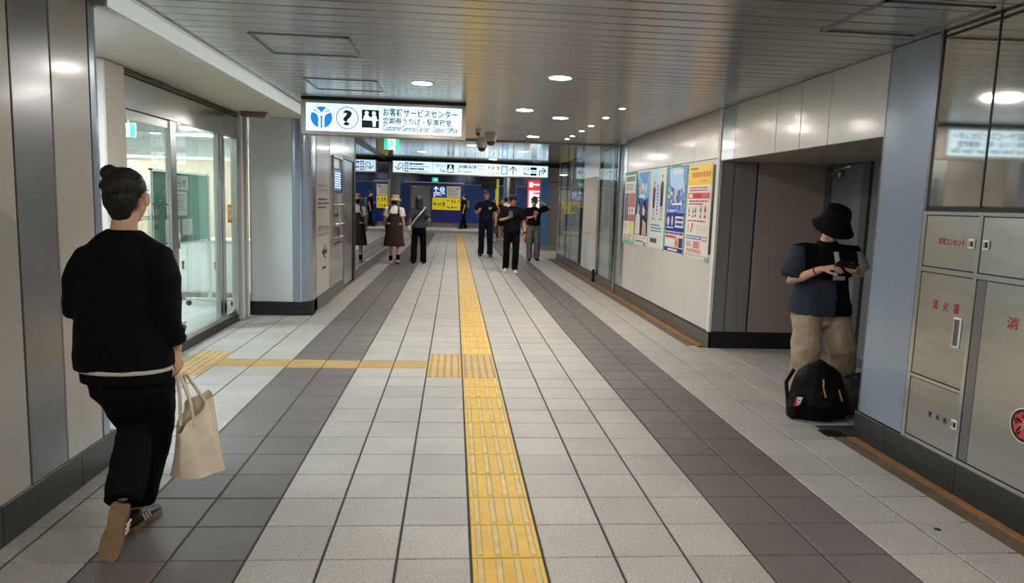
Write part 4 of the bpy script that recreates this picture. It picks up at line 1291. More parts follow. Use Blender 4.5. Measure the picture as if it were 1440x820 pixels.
def d4(p, w, h):
    p.rect(0, 0, w, h, pc(36, 62, 168), .0004)
    p.rect(w * .04, h * .46, w * .96, h * .99, pc(96, 150, 226), .0006)
    p.poly([(w * .1, h * .99), (w * .7, h * .99), (w * .9, h * .75), (w * .5, h * .70), (w * .15, h * .8)], pc(176, 212, 246), .0008)
    p.bars(w * .3, h * .90, w * .8, h * .97, 1, pc(226, 232, 246), .001, .8, 0)
    random.seed(11)
    cols = [pc(232, 226, 226), pc(206, 90, 86), pc(60, 90, 170), pc(240, 206, 130), pc(120, 80, 70), pc(238, 210, 196), pc(80, 130, 200), pc(40, 44, 80), pc(200, 210, 230)]
    for i in range(95):
        x, y = random.uniform(.06, .94) * w, random.uniform(.49, .76) * h
        r = random.uniform(.012, .035)
        a = random.uniform(0, 6)
        p.poly([(x + r * math.cos(a + t), y + r * random.uniform(.7, 1.5) * math.sin(a + t)) for t in (0, 1.1, 2.3, 3.4, 4.6)], cols[i % 9], .001 + i * .00001)
    p.poly([(w * .2, h * .47), (w * .85, h * .50), (w * .80, h * .58), (w * .3, h * .57)], pc(232, 236, 246), .0022)
    p.bars(w * .25, h * .48, w * .8, h * .565, 1, pc(36, 90, 190), .0024, .7, 0)
    p.rect(0, h * .26, w, h * .45, pc(28, 40, 140), .0008)
    p.disc(w * .15, h * .36, w * .07, pc(226, 200, 186), .001, 16, h * .055); p.disc(w * .36, h * .365, w * .055, pc(190, 206, 220), .001, 16, h * .06); p.bars(w * .08, h * .275, w * .45, h * .295, 1, pc(226, 228, 240), .001, .8, 0)
    p.rect(w * .52, h * .29, w * .93, h * .42, pc(230, 232, 240), .001); p.bars(w * .55, h * .30, w * .9, h * .41, 2, pc(40, 50, 140), .0013, .6, 0)
    p.rect(0, .05, w, h * .24, pc(228, 214, 222), .0008); p.bars(.03, h * .20, w - .03, h * .235, 1, pc(60, 70, 160), .001, .7, 0); p.bars(.03, h * .155, w * .6, h * .195, 1, pc(210, 60, 60), .001, .7, 0)
    p.rect(w * .04, h * .06, w * .5, h * .14, pc(240, 236, 240), .001); p.rect(w * .56, h * .05, w * .72, h * .17, pc(226, 180, 80), .001); p.rect(w * .75, h * .06, w * .95, h * .17, pc(50, 56, 130), .001); p.disc(w * .64, h * .11, .03, pc(200, 90, 70), .0013, 14)
    p.rect(0, 0, w, .045, pc(34, 44, 130), .0008); p.rect(w * .2, .012, w * .7, .034, pc(236, 238, 244), .001)


def d5(p, w, h):
    # the sheet's free edge waves away from the wall
    p.rect(0, 0, w, h, pc(236, 230, 222), .0004)
    p.rect(0, h * .78, w, h, pc(250, 206, 40), .0008)
    p.bars(w * .06, h * .945, w * .4, h * .965, 1, pc(90, 80, 60), .001, .9, 0); p.bars(w * .16, h * .86, w * .94, h * .92, 1, pc(226, 110, 40), .001, .9, 0); p.bars(w * .6, h * .815, w * .8, h * .83, 1, pc(150, 130, 60), .001, .7, 0)
    p.bars(w * .1, h * .71, w * .85, h * .765, 2, pc(190, 60, 64), .001, .5, .1)
    p.rect(w * .04, h * .635, w * .94, h * .695, pc(214, 40, 52), .0008); p.rect(w * .62, h * .64, w * .90, h * .69, pc(232, 96, 130), .001); p.rect(w * .07, h * .645, w * .24, h * .685, pc(246, 230, 226), .001)
    p.bars(w * .1, h * .595, w * .92, h * .62, 1, pc(100, 90, 90), .001, .6, .1); p.bars(w * .1, h * .565, w * .8, h * .59, 1, pc(200, 60, 64), .001, .6, .3)

    def bottle(x, y, s_, c):
        p.poly([(x - .028 * s_, y), (x + .028 * s_, y), (x + .028 * s_, y + .09 * s_), (x + .012 * s_, y + .115 * s_), (x + .012 * s_, y + .135 * s_), (x - .012 * s_, y + .135 * s_), (x - .012 * s_, y + .115 * s_), (x - .028 * s_, y + .09 * s_)], c, .0012)
        p.rect(x - .028 * s_, y + .03 * s_, x + .028 * s_, y + .06 * s_, pc(220, 214, 208), .0014)
    bottle(w * .12, h * .44, .75, pc(206, 60, 60)); bottle(w * .30, h * .43, .8, pc(120, 120, 120)); bottle(w * .40, h * .44, .8, pc(80, 80, 84)); bottle(w * .62, h * .43, 1.05, pc(130, 128, 128)); bottle(w * .80, h * .43, 1.05, pc(200, 44, 50))
    p.bars(w * .08, h * .385, w * .9, h * .405, 1, pc(190, 60, 60), .001, .7, .1)
    bottle(w * .12, h * .27, .7, pc(120, 160, 120)); p.line([(w * .24, h * .27), (w * .32, h * .37)], .035, pc(200, 60, 56), .0012)
    for k in range(4):
        p.line([(w * (.5 + .1 * k), h * .355), (w * (.56 + .1 * k), h * .28)], .006, pc(110, 110, 110), .0012)
    p.rect(w * .05, h * .195, w * .70, h * .235, pc(50, 84, 170), .001); p.bars(w * .08, h * .2, w * .66, h * .23, 1, pc(226, 230, 244), .0013, .6, 0); p.frame(w * .74, h * .19, w * .93, h * .235, .008, pc(60, 60, 70), .001)
    p.bars(w * .08, h * .11, w * .30, h * .17, 3, pc(110, 104, 104), .001, .5); p.rect(w * .38, h * .10, w * .66, h * .18, pc(226, 170, 176), .001); p.bars(w * .40, h * .105, w * .64, h * .175, 3, pc(180, 70, 80), .0013, .5)
    p.bars(w * .10, h * .05, w * .85, h * .09, 2, pc(196, 60, 64), .001, .6, .2); p.bars(w * .05, h * .01, w * .9, h * .04, 2, pc(130, 124, 122), .001, .4, .1)


z0, ph = 0.915, 1.03
t = poster(11.16, .68, z0, ph, 'farthest poster, pale with blue and red text blocks and green tape at its foot', d1, pc(232, 228, 220))
tape(t, 10.46, 11.18, z0 - .03, z0 + .02); tape(t, 10.455, 10.485, z0, z0 + ph); tape(t, 10.46, 11.18, z0 + ph - .02, z0 + ph + .02)
t = poster(10.44, .69, z0 - .005, ph, 'bright blue poster with two dark haired people', d2)
tape(t, 9.78, 9.93, z0 - .02, z0 + .04)
t = poster(9.66, .72, z0 - .01, ph + .02, 'pale grey poster with two basketball players in navy kit', d3)
tape(t, 8.925, 8.96, z0 - .02, z0 + ph)
t = poster(8.90, .76, z0, ph, 'deep blue event poster with a crowded picture and white text block', d4)
tape(t, 8.125, 8.16, z0 - .02, z0 + ph); tape(t, 8.88, 8.915, z0 + .0, z0 + ph + .02); tape(t, 8.40, 8.75, z0 + ph - .01, z0 + ph + .02)
t = poster(8.10, .77, z0 - .01, ph, 'nearest poster, yellow header over a red band and rows of bottles', d5, pc(236, 230, 222))
tape(t, 7.30, 7.42, z0 - .03, z0 + .02)
gt = MB()
for i in range(52):
    gt.box((PX - 0.004, 7.262, z0 + .06 + .018 * i), (PX + 0.003, 7.308, z0 + .074 + .018 * i), M_DARKM)
gt.build('perforated_strip', t)
# ------------------------------------------------------------------ far lit signs, monitor
ds = thing('digital_signage', 'tall lit red and white advertising panel beside the blue column', 'sign', (2.95, 26.0, 0))
box('cabinet_case', (2.62, 26.0, 0.0), (3.22, 26.15, 2.30), M_DARKM, ds, 0.01)
p = Print((2.65, 25.998, 0.5), X_)
M_SR = mat('lit red', srgb(232, 60, 66), 0.4, emit=0.8, emit_col=srgb(232, 60, 66))
p.rect(0, 0, .54, 1.78, M_SWHITE, .0005); p.rect(0, 1.40, .54, 1.78, M_SR, .001); p.rect(0, 0, .06, 1.4, M_SR, .001)
p.rect(.06, 1.52, .2, 1.70, M_SWHITE, .002); p.bars(.22, 1.58, .5, 1.66, 1, M_SWHITE, .002, .8, 0); p.bars(.22, 1.26, .5, 1.36, 1, M_SR, .002, .8, 0); p.bars(.22, 1.12, .5, 1.2, 1, M_SGREEN, .002, .8, 0)
p.build('screen_image', ds)
mo = thing('monitor', 'black monitor hanging in front of the blue wall', 'monitor', (1.35, 29.0, 1.95))
box('screen', (1.08, 29.0, 1.97), (1.70, 29.08, 2.36), M_BLACK, mo, 0.006)
box('bracket', (1.36, 29.03, 2.36), (1.42, 29.06, 2.85), M_DARKM, mo)
yb = thing('yellow_banner', 'narrow upright yellow sign board behind the uniformed man', 'sign', (1.80, 30.0, 0))
box('board', (1.72, 30.0, 0.3), (1.86, 30.05, 2.4), M_DY, yb)
box('stand', (1.70, 29.9, 0.0), (1.88, 30.15, 0.3), M_DARKM, yb)
ar = thing('guide_lamp', 'small green lit guide lamp above the navy wall', 'lamp', (-1.0, 35.6, 2.33))
box('lamp_case', (-1.10, 35.6, 2.33), (-0.80, 35.66, 2.55), M_EXITG, ar)
box('arrow', (-0.99, 35.594, 2.40), (-0.86, 35.6, 2.48), M_SWHITE, ar)
# ================================================================== PEOPLE
PEND = []          # (object, after-function): sculpted volumes that are baked to plain meshes at the end


def cloth(name, col, r=0.85, **k):
    return mat(name, srgb(*col), r, spec=0.15, bump=0.3, bscale=500, **k)


SKIN = mat('skin', srgb(226, 178, 150), 0.5, spec=0.35, vary=0.05, vscale=30)
SKIN2 = mat('tanned skin', srgb(208, 156, 126), 0.5, spec=0.35, vary=0.05, vscale=30)
HAIR = mat('dark hair', srgb(18, 13, 12), 0.6, vary=0.3, vscale=60, stretch=(1, 1, .25), bump=0.6, bscale=180)
HAIRB = mat('black hair', srgb(13, 11, 12), 0.5, vary=0.2, vscale=60, bump=0.5, bscale=180)
BLK = cloth('black cotton', (11, 11, 13), vary=0.1)
BLK2 = cloth('black twill', (9, 9, 11))
CHAR = cloth('charcoal cotton', (62, 64, 70), vary=0.1)
NAVY = cloth('navy uniform cloth', (24, 28, 44), 0.7)
SLATE = cloth('slate grey cotton', (52, 58, 70), vary=0.08)
KHAKI = cloth('khaki cotton', (176, 158, 136), vary=0.1, vscale=12)
WHITEC = cloth('white cotton', (222, 218, 212))
GREYC = cloth('grey cotton', (110, 108, 108))
BROWNC = cloth('dark brown cotton', (60, 46, 40))
EYEW = mat('eye white', srgb(230, 226, 220), 0.3)
EYEB = mat('dark eye', srgb(24, 18, 16), 0.2)
LIP = mat('lips', srgb(176, 104, 96), 0.5)
SOLE_T = mat('tan rubber sole', srgb(150, 122, 90), 0.7, vary=0.2, vscale=20)
SOLE_W = mat('white rubber sole', srgb(214, 212, 206), 0.6)
SHOE_B = mat('black leather', srgb(20, 20, 22), 0.45)
SHOE_W = mat('white leather', srgb(224, 222, 216), 0.5)


class Vol:
    """overlapping closed lofts and balls that a voxel remesh joins into one continuous skin"""

    def __init__(s, right=(1, 0, 0)):
        s.v, s.f, s.right = [], [], V3(right)

    def loft(s, secs, seg=16, round0=False, round1=False, right=None):
        """secs: (centre, half width along 'right', half depth)"""
        R = V3(right) if right is not None else s.right
        P = [V3(q[0]) for q in secs]
        k = len(P)
        o = len(s.v)
        for i, (c, a, b) in enumerate(secs):
            t = (P[min(i + 1, k - 1)] - P[max(i - 1, 0)]).normalized()
            A = (R - R.dot(t) * t)
            A = A.normalized() if A.length > 1e-3 else t.orthogonal().normalized()
            B = t.cross(A)
            for j in range(seg):
                th = 2 * PI * j / seg
                s.v.append(P[i] + A * (a * math.cos(th)) + B * (b * math.sin(th)))
        for i in range(k - 1):
            for j in range(seg):
                s.f.append((o + i * seg + j, o + i * seg + (j + 1) % seg, o + (i + 1) * seg + (j + 1) % seg, o + (i + 1) * seg + j))
        d0, d1 = (P[0] - P[1]).normalized(), (P[-1] - P[-2]).normalized()
        e0 = len(s.v); s.v.append(P[0] + d0 * (min(secs[0][1:]) * 0.8 if round0 else 0))
        e1 = len(s.v); s.v.append(P[-1] + d1 * (min(secs[-1][1:]) * 0.8 if round1 else 0))
        for j in range(seg):
            s.f.append((o + (j + 1) % seg, o + j, e0))
            s.f.append((o + (k - 1) * seg + j, o + (k - 1) * seg + (j + 1) % seg, e1))
        return s

    def limb(s, pts, rad, round0=True, round1=True, right=None, flat=1.0):
        return s.loft([(p, r, r * flat) for p, r in zip(pts, rad)], 14, round0, round1, right)

    def ball(s, c, rx, ry, rz, frame=None, seg=16, rings=10):
        o = len(s.v)
        c = V3(c)
        fx, fy, fz = frame or (X_, Y_, Z_)
        for i in range(rings + 1):
            ph = PI * i / rings
            for j in range(seg):
                th = 2 * PI * j / seg
                s.v.append(c + fx * (rx * math.sin(ph) * math.cos(th)) + fy * (ry * math.sin(ph) * math.sin(th)) + fz * (rz * math.cos(ph)))
        for i in range(rings):
            for j in range(seg):
                s.f.append((o + i * seg + j, o + (i + 1) * seg + j, o + (i + 1) * seg + (j + 1) % seg, o + i * seg + (j + 1) % seg))
        return s

    def build(s, name, m, parent, voxel=0.008, smooth=4, wrinkle=0.0, wscale=0.12, after=None):
        me = bpy.data.meshes.new(name)
        me.from_pydata([tuple(q) for q in s.v], [], s.f)
        me.materials.append(m)
        o = link(name, me, parent, local=True)
        r = o.modifiers.new('join', 'REMESH')
        r.mode = 'VOXEL'
        r.voxel_size = voxel
        r.use_smooth_shade = True
        if smooth:
            q = o.modifiers.new('relax', 'SMOOTH')
            q.factor = 0.5
            q.iterations = smooth
        if wrinkle:
            tx = bpy.data.textures.new('folds', 'CLOUDS')
            tx.noise_scale = wscale
            tx.noise_depth = 1
            q = o.modifiers.new('folds', 'DISPLACE')
            q.texture = tx
            q.strength = wrinkle
            q.mid_level = 0.5
            q.texture_coords = 'LOCAL'
        PEND.append((o, after))
        return o


def bake_all():
    bpy.context.view_layer.update()
    dg = bpy.context.evaluated_depsgraph_get()
    for o, after in PEND:
        me = bpy.data.meshes.new_from_object(o.evaluated_get(dg), depsgraph=dg)
        o.modifiers.clear()
        old = o.data
        o.data = me
        me.name = o.name
        bpy.data.meshes.remove(old)
        me.polygons.foreach_set('use_smooth', [True] * len(me.polygons))
        if after:
            after(o)
    PEND.clear()


def hand(vol, wrist, d, n, side, sc=1.0, curl=0.5, thumb_in=0.4, spread=1.0):
    """palm and five fingers: d points to the finger tips, n is the way the palm faces, side=+1 when the thumb lies along d x n"""
    d, n = V3(d).normalized(), V3(n)
    n = (n - n.dot(d) * d).normalized()
    w = d.cross(n) * side          # towards the thumb
    wrist = V3(wrist)
    pl = 0.088 * sc
    vol.loft([(wrist - d * 0.01, 0.026 * sc, 0.02 * sc), (wrist + d * 0.03 * sc, 0.033 * sc, 0.018 * sc), (wrist + d * pl, 0.039 * sc, 0.013 * sc)], 12, True, True, right=w)
    tips = []
    for k, (off, L) in enumerate(((0.030, 0.070), (0.010, 0.080), (-0.010, 0.074), (-0.029, 0.058))):
        p = wrist + d * (pl - 0.006 * abs(k - 1.3) * sc) + w * off * sc
        dd = (d + w * (0.10 - 0.08 * k) * spread).normalized()
        pts, rad = [p - dd * 0.012 * sc, p], [0.0088 * sc, 0.0092 * sc]
        ang = curl * 0.55
        for q, fr in enumerate((0.45, 0.32, 0.25)):
            dirv = dd * math.cos(ang) + n * math.sin(ang)
            p = p + dirv * (L * fr * sc)
            pts.append(p); rad.append((0.0085 - 0.0009 * q) * sc)
            ang += curl * (0.75 if q == 0 else 0.6)
        vol.limb(pts, rad, right=w)
        tips.append(p)
    p = wrist + d * 0.022 * sc + w * 0.022 * sc
    d1 = (d * 0.75 + w * (0.85 - thumb_in * .5) + n * thumb_in).normalized()
    d2 = (d * 0.95 + w * (0.35 - thumb_in * .5) + n * thumb_in * 1.2).normalized()
    a = p + d1 * 0.042 * sc
    b = a + d2 * 0.034 * sc
    c = b + (d2 + n * curl * .3).normalized() * 0.025 * sc
    vol.limb([p, a, b, c], [0.0135 * sc, 0.0108 * sc, 0.0095 * sc, 0.0080 * sc], right=w)
    return tips


def head_frame(yaw=0.0, pitch=0.0, roll=0.0):
    """yaw: to the person's left, pitch: nod down"""
    m = Matrix.Rotation(yaw, 3, 'Z') @ Matrix.Rotation(-pitch, 3, 'X') @ Matrix.Rotation(roll, 3, 'Y')
    return m @ X_, m @ Y_, m @ Z_


def add_head(vol, c, fr, sc=1.0, ear=1.0):
    x, y, z = fr
    c = V3(c)
    vol.ball(c + z * .028 * sc - y * .012 * sc, .074 * sc, .092 * sc, .084 * sc, fr)
    vol.ball(c - z * .030 * sc + y * .022 * sc, .060 * sc, .064 * sc, .080 * sc, fr)
    vol.ball(c - z * .092 * sc + y * .052 * sc, .026 * sc, .022 * sc, .018 * sc, fr)      # chin
    vol.loft([(c + z * .020 * sc + y * .078 * sc, .008 * sc, .008 * sc), (c - z * .012 * sc + y * .092 * sc, .011 * sc, .012 * sc), (c - z * .024 * sc + y * .094 * sc, .016 * sc, .009 * sc)], 10, True, True, right=x)
    for k in (-1, 1):
        vol.ball(c + x * k * .079 * ear * sc - z * .010 * sc - y * .006 * sc, .011 * ear * sc, .020 * sc, .031 * sc, fr, 10, 8)
        vol.ball(c + x * k * .034 * sc - z * .022 * sc + y * .060 * sc, .022 * sc, .018 * sc, .020 * sc, fr, 10, 8)  # cheeks


def face_parts(root, c, fr, sc=1.0, shades=False, brow=None):
    x, y, z = fr
    c = V3(c)
    for k in (-1, 1):
        e = MB()
        p = c + x * k * .031 * sc + z * .012 * sc + y * .0735 * sc
        vb = Vol(); vb.ball(p, .013 * sc, .009 * sc, .007 * sc, fr, 10, 6)
        e.add(vb.v, vb.f, EYEW, True)
        vb = Vol(); vb.ball(p + y * .005 * sc, .006 * sc, .006 * sc, .0062 * sc, fr, 8, 6)
        e.add(vb.v, vb.f, EYEB, True)
        if not shades:
            e.build('eye', root, True)
        vb = Vol(); vb.loft([(c + x * k * .015 * sc + z * .030 * sc + y * .079 * sc, .003 * sc, .004 * sc), (c + x * k * .034 * sc + z * .034 * sc + y * .076 * sc, .004 * sc, .004 * sc), (c + x * k * .050 * sc + z * .028 * sc + y * .066 * sc, .002 * sc, .003 * sc)], 6, right=z)
        b = MB(); b.add(vb.v, vb.f, HAIRB, True); b.build('eyebrow', root, True)
    vb = Vol(); vb.ball(c - z * .055 * sc + y * .079 * sc, .022 * sc, .008 * sc, .0075 * sc, fr, 12, 6)
    b = MB(); b.add(vb.v, vb.f, LIP, True); b.build('mouth', root, True)
    if shades:
        b = MB()
        for k in (-1, 1):
            vb = Vol(); vb.ball(c + x * k * .034 * sc + z * .012 * sc + y * .082 * sc, .030 * sc, .010 * sc, .022 * sc, fr, 12, 8)
            b.add(vb.v, vb.f, M_BLACK, True)
            b.cyl(c + x * k * .062 * sc + z * .014 * sc + y * .075 * sc, c + x * k * .078 * sc + z * .008 * sc - y * .01 * sc, .004 * sc, M_BLACK, 6)
        b.cyl(c + x * -.02 * sc + z * .014 * sc + y * .09 * sc, c + x * .02 * sc + z * .014 * sc + y * .09 * sc, .004 * sc, M_BLACK, 6)
        b.build('sunglasses', root, True)


def shoe(root, heel, fd, up, L, upper, sole, lab=None, stripes=None):
    """heel: back of the sole on the ground, fd towards the toe, up out of the shoe"""
    fd, up = V3(fd).normalized(), V3(up)
    up = (up - up.dot(fd) * fd).normalized()
    rt = fd.cross(up)
    heel = V3(heel)
    prof = [(0.0, .026, .045), (.06, .034, .075), (.22, .036, .088), (.40, .036, .075), (.58, .042, .060), (.76, .045, .048), (.90, .038, .040), (.985, .020, .030)]

    def strip(z0f, z1f, grow, m, nm, parent):
        b = MB()
        v, seg = [], 12
        for t, w_, h_ in prof:
            k = L / .26
            for j in range(seg):
                th = 2 * PI * j / seg
                cx, cz = math.cos(th), math.sin(th)
                zz = z0f if cz < -0.3 else (z0f + (z1f(h_) * k - z0f) * (0.5 + 0.5 * cz if cz < 0.5 else 0.75 + .25 * (cz - .5) * 2))
                ww = (w_ * k + grow) * (1 if cz < 0.2 else (1 - 0.45 * cz))
                v.append(heel + fd * (t * L) + rt * (ww * cx) + up * zz)
        n = len(prof)
        f = [(i * seg + j, i * seg + (j + 1) % seg, (i + 1) * seg + (j + 1) % seg, (i + 1) * seg + j) for i in range(n - 1) for j in range(seg)]
        f += [list(range(seg))[::-1], list(range((n - 1) * seg, n * seg))]
        b.add(v, f, m, True)
        return b.build(nm, parent, True)
    u = strip(0.012, lambda h: h, 0.0, upper, 'shoe', root)
    if lab:
        u['label'] = lab
    b = MB()
    lo, hi = [], []
    k = L / .26
    for sgn in (1, -1):
        pr = prof if sgn > 0 else prof[::-1]
        for t, w_, h_ in pr:
            waist = 0.82 if .3 < t < .5 else 1.0
            p = heel + fd * (t * L) + rt * (sgn * (w_ * k * waist + .003))
            lo.append(p); hi.append(p + up * 0.022)
    n = len(lo)
    b.add(lo + hi, [list(range(n)), list(range(n, 2 * n))[::-1]] + [(i, n + i, n + (i + 1) % n, (i + 1) % n) for i in range(n)], sole)
    so = b.build('sole', u, True)
    if stripes is not None:
        b = MB()
        for sgn in (1, -1):
            for t in (.36, .44, .52):
                w_ = .040 * k
                p0 = heel + fd * (t * L) + rt * (sgn * w_) + up * .022
                p1 = heel + fd * ((t - .05) * L) + rt * (sgn * w_ * .86) + up * .055
                b.cyl(p0, p1, .005, stripes, 6)
        b.build('stripe', u, True)['label'] = 'white side stripes'
    return u


def lerp(a, b, t):
    return V3(a) * (1 - t) + V3(b) * t


def skeleton(H, **o):
    s = H / 1.68
    J = dict(pelvis=V3((0, 0, .92)), waist=V3((0, .005, 1.05)), chest=V3((0, .01, 1.25)), neck=V3((0, -.015, 1.415)), head=V3((0, .035, 1.548)),
             shL=V3((-.168, -.01, 1.345)), shR=V3((.168, -.01, 1.345)), elL=V3((-.215, -.03, 1.10)), elR=V3((.215, -.03, 1.10)), wrL=V3((-.225, .04, .86)), wrR=V3((.225, .04, .86)),
             hipL=V3((-.085, 0, .88)), hipR=V3((.085, 0, .88)), knL=V3((-.09, .02, .48)), knR=V3((.09, .02, .48)), anL=V3((-.09, -.02, .085)), anR=V3((.09, -.02, .085)))
    J = {k: v * s for k, v in J.items()}
    for k, v in o.items():
        J[k] = V3(v)
    J['s'] = s
    return J


def body(root, J, fr, skin=SKIN, voxel=0.008, hands=None, build=1.0, after=None, ear=1.0):
    """hands: {'L': (dir, palm, curl), 'R': ...}"""
    s = J['s']
    v = Vol()
    v.loft([(J['pelvis'] - Z_ * .06 * s, .135 * s * build, .095 * s), (J['pelvis'] + Z_ * .02 * s, .155 * s * build, .105 * s), (J['waist'], .125 * s * build, .085 * s), (J['chest'], .145 * s * build, .100 * s),
            (lerp(J['shL'], J['shR'], .5) + Z_ * .0 * s, .130 * s * build, .072 * s), (J['neck'], .058 * s, .055 * s)], 18, True)
    v.limb([J['neck'] - Z_ * .03 * s, J['neck'] + Z_ * .02 * s, lerp(J['neck'], J['head'], .55), V3(J['head']) - fr[1] * .02 * s], [.06 * s, .053 * s, .050 * s, .05 * s])
    add_head(v, J['head'], fr, s ** .4, ear)
    for k in 'LR':
        v.limb([J['sh' + k], lerp(J['sh' + k], J['el' + k], .5), J['el' + k], lerp(J['el' + k], J['wr' + k], .35), J['wr' + k]], [.043 * s, .044 * s, .037 * s, .037 * s, .026 * s], flat=.95)
        v.limb([J['hip' + k], lerp(J['hip' + k], J['kn' + k], .5), J['kn' + k], lerp(J['kn' + k], J['an' + k], .35), J['an' + k], J['an' + k] - Z_ * .02 * s], [.085 * s, .072 * s, .053 * s, .052 * s, .034 * s, .034 * s])
        if hands and k in hands:
            d, n, c = hands[k][:3]
            hand(v, J['wr' + k], d, n, 1 if k == 'L' else -1, s * .98, c)
    return v.build('body', skin, root, voxel, 3, after=after)


def top(root, J, m, name='shirt', ease=.022, hem=None, hemw=None, sleeve=.55, slr=1.35, voxel=.01, wrinkle=.012, neck=.062, after=None, wide=1.0):
    s = J['s']
    v = Vol()
    hem = hem if hem is not None else .84 * s
    mid = lerp(J['shL'], J['shR'], .5)
    pel = V3((J['pelvis'].x, J['pelvis'].y, hem))
    hw = hemw or (.16 * s + ease * 1.2)
    v.loft([(pel, hw, .128 * s + ease), (lerp(pel, J['waist'], .6), (hw + .135 * s + ease) / 2, .115 * s + ease), (J['waist'] + Z_ * .04 * s, .135 * s * wide + ease, .092 * s + ease),
            (J['chest'], .150 * s * wide + ease, .105 * s + ease), (mid - Z_ * .005 * s, .148 * s * wide + ease * .6, .090 * s + ease * .5), (lerp(mid, J['neck'], .55), .108 * s, .072 * s + ease * .3), (J['neck'] + Z_ * .008, neck * s + .006, neck * s)], 22)
    for k in 'LR':
        sh, el, wr = J['sh' + k], J['el' + k], J['wr' + k]
        sl = sleeve[k] if isinstance(sleeve, dict) else sleeve
        if sl <= 1.0:
            pts = [lerp(mid, sh, .55), sh + (sh - mid) * .06 - Z_ * .006, lerp(sh, el, .35 * sl / .55), lerp(sh, el, sl)]
            rad = [.054 * s + ease * .4, .060 * s + ease * .55, .056 * s * slr * .97, .054 * s * slr]
        else:
            pts = [lerp(mid, sh, .55), sh + (sh - mid) * .06 - Z_ * .006, lerp(sh, el, .5), el, lerp(el, wr, sl - 1)]
            rad = [.054 * s + ease * .4, .060 * s + ease * .55, .052 * s * slr, .047 * s * slr, .040 * s * slr]
        v.loft([(p, r, r) for p, r in zip(pts, rad)], 16, True)
    return v.build(name, m, root, voxel, 3, wrinkle, after=after)


def trousers(root, J, m, thigh=.095, knee=.075, hem=.075, hemz=.06, voxel=.01, wrinkle=.014, topz=None, after=None, crotch=None):
    s = J['s']
    v = Vol()
    tz = topz or (J['pelvis'].z + .06 * s)
    pel = J['pelvis']
    v.loft([(V3((pel.x, pel.y, tz)), .150 * s, .108 * s), (pel - Z_ * .02 * s, .170 * s, .122 * s), (V3((pel.x, pel.y + .01, crotch if crotch else pel.z - .13 * s)), .150 * s, .105 * s)], 20, False, True)
    for k in 'LR':
        hp, kn, an = J['hip' + k], J['kn' + k], J['an' + k]
        end = an + (an - kn).normalized() * (an.z - hemz if an.z - hemz > 0 and hemz < an.z else 0.0)
        v.loft([(hp, thigh * s * 1.02, thigh * s * 1.1), (lerp(hp, kn, .5), thigh * s * .95, thigh * s), (kn, knee * s, knee * s * 1.05), (lerp(kn, an, .5), (knee + hem) / 2 * s, (knee + hem) / 2 * s), (end, hem * s, hem * s * 1.05)], 16, True)
    return v.build('trousers', m, root, voxel, 3, wrinkle, .10, after=after)


def hair_cap(root, c, fr, m=HAIRB, sc=1.0, back=0.02, low=0.0, vol_=1.0, extra=None, voxel=.007):
    x, y, z = fr
    c = V3(c)
    v = Vol()
    v.ball(c + z * .040 * sc - y * back * sc, .082 * sc * vol_, .090 * sc * vol_, .080 * sc * vol_, fr)
    v.ball(c + z * (.0 - low) * sc - y * .050 * sc, .072 * sc * vol_, .058 * sc * vol_, .075 * sc * vol_, fr)
    if extra:
        extra(v, c, x, y, z, sc)
    return v.build('hair', m, root, voxel, 2, .006, .02)


def person(label, x, y, rz, z=0.0, group=None):
    return thing('person', label, 'person', (x, y, z), rz, group)


def at(u, v, y):
    """the point on the upright plane y that the photograph shows at this pixel"""
    d = C_F + C_R * ((u - 720) / F_PX) - C_U * ((v - 410) / F_PX)
    return V3((0, 0, CAM_H)) + d * (y / d.y)


def loc_of(root, p):
    return world_of(root).inverted() @ V3(p)


# ------------------------------------------------------------------ the woman walking away with the tote bag
WL = V3((-1.335, 3.02, 0))
wo = person('woman with pinned up dark hair in black cardigan and trousers, seen from behind', WL.x, WL.y, 0)
J = skeleton(1.55, pelvis=(-.015, .0, .80), waist=(-.015, .01, .93), chest=(-.01, .015, 1.10), neck=(0.0, .0, 1.285), head=(.005, .03, 1.425),
             shL=(-.135, .0, 1.175), shR=(.125, .0, 1.182), elL=(-.215, .03, .985), elR=(.172, -.02, .98), wrL=(-.10, .20, .93), wrR=(.178, .035, .785),
             hipL=(-.085, 0, .77), hipR=(.06, 0, .77), knL=(-.01, .09, .44), knR=(.045, .13, .46), anL=(.03, -.155, .235), anR=(-.01, .07, .10))
fr = head_frame(-.14, .03)
body(wo, J, fr, SKIN, .0055, {'R': ((.10, .16, -1), (-1, .1, 0), .95), 'L': ((.45, .8, .3), (.6, -.4, -.5), .7)}, ear=1.10)
face_parts(wo, J['head'], fr, .97)


def bun(v, c, x, y, z, s):
    v.ball(c + z * .088 * s - y * .060 * s - x * .036 * s, .036 * s, .042 * s, .036 * s, (x, y, z))
    v.loft([(c - z * .045 * s - y * .078 * s - x * .005, .020 * s, .014 * s), (c + z * .02 * s - y * .102 * s - x * .012 * s, .028 * s, .018 * s), (c + z * .085 * s - y * .080 * s - x * .030 * s, .026 * s, .020 * s), (c + z * .108 * s - y * .045 * s - x * .045 * s, .014 * s, .013 * s)], 12, True, True)
    v.ball(c - z * .055 * s - y * .058 * s, .052 * s, .030 * s, .050 * s, (x, y, z))
    for k in range(7):
        a = -1.2 + .4 * k
        v.limb([c + z * (.10 - .015 * abs(a)) * s + x * math.sin(a) * .05 * s + y * .02 * s, c + z * .07 * s + x * math.sin(a) * .078 * s - y * .04 * s, c + z * .03 * s + x * math.sin(a) * .06 * s - y * .092 * s], [.008 * s, .011 * s, .008 * s])


hair_cap(wo, J['head'], fr, HAIR, .98, .026, .01, 1.0, bun, .0045)
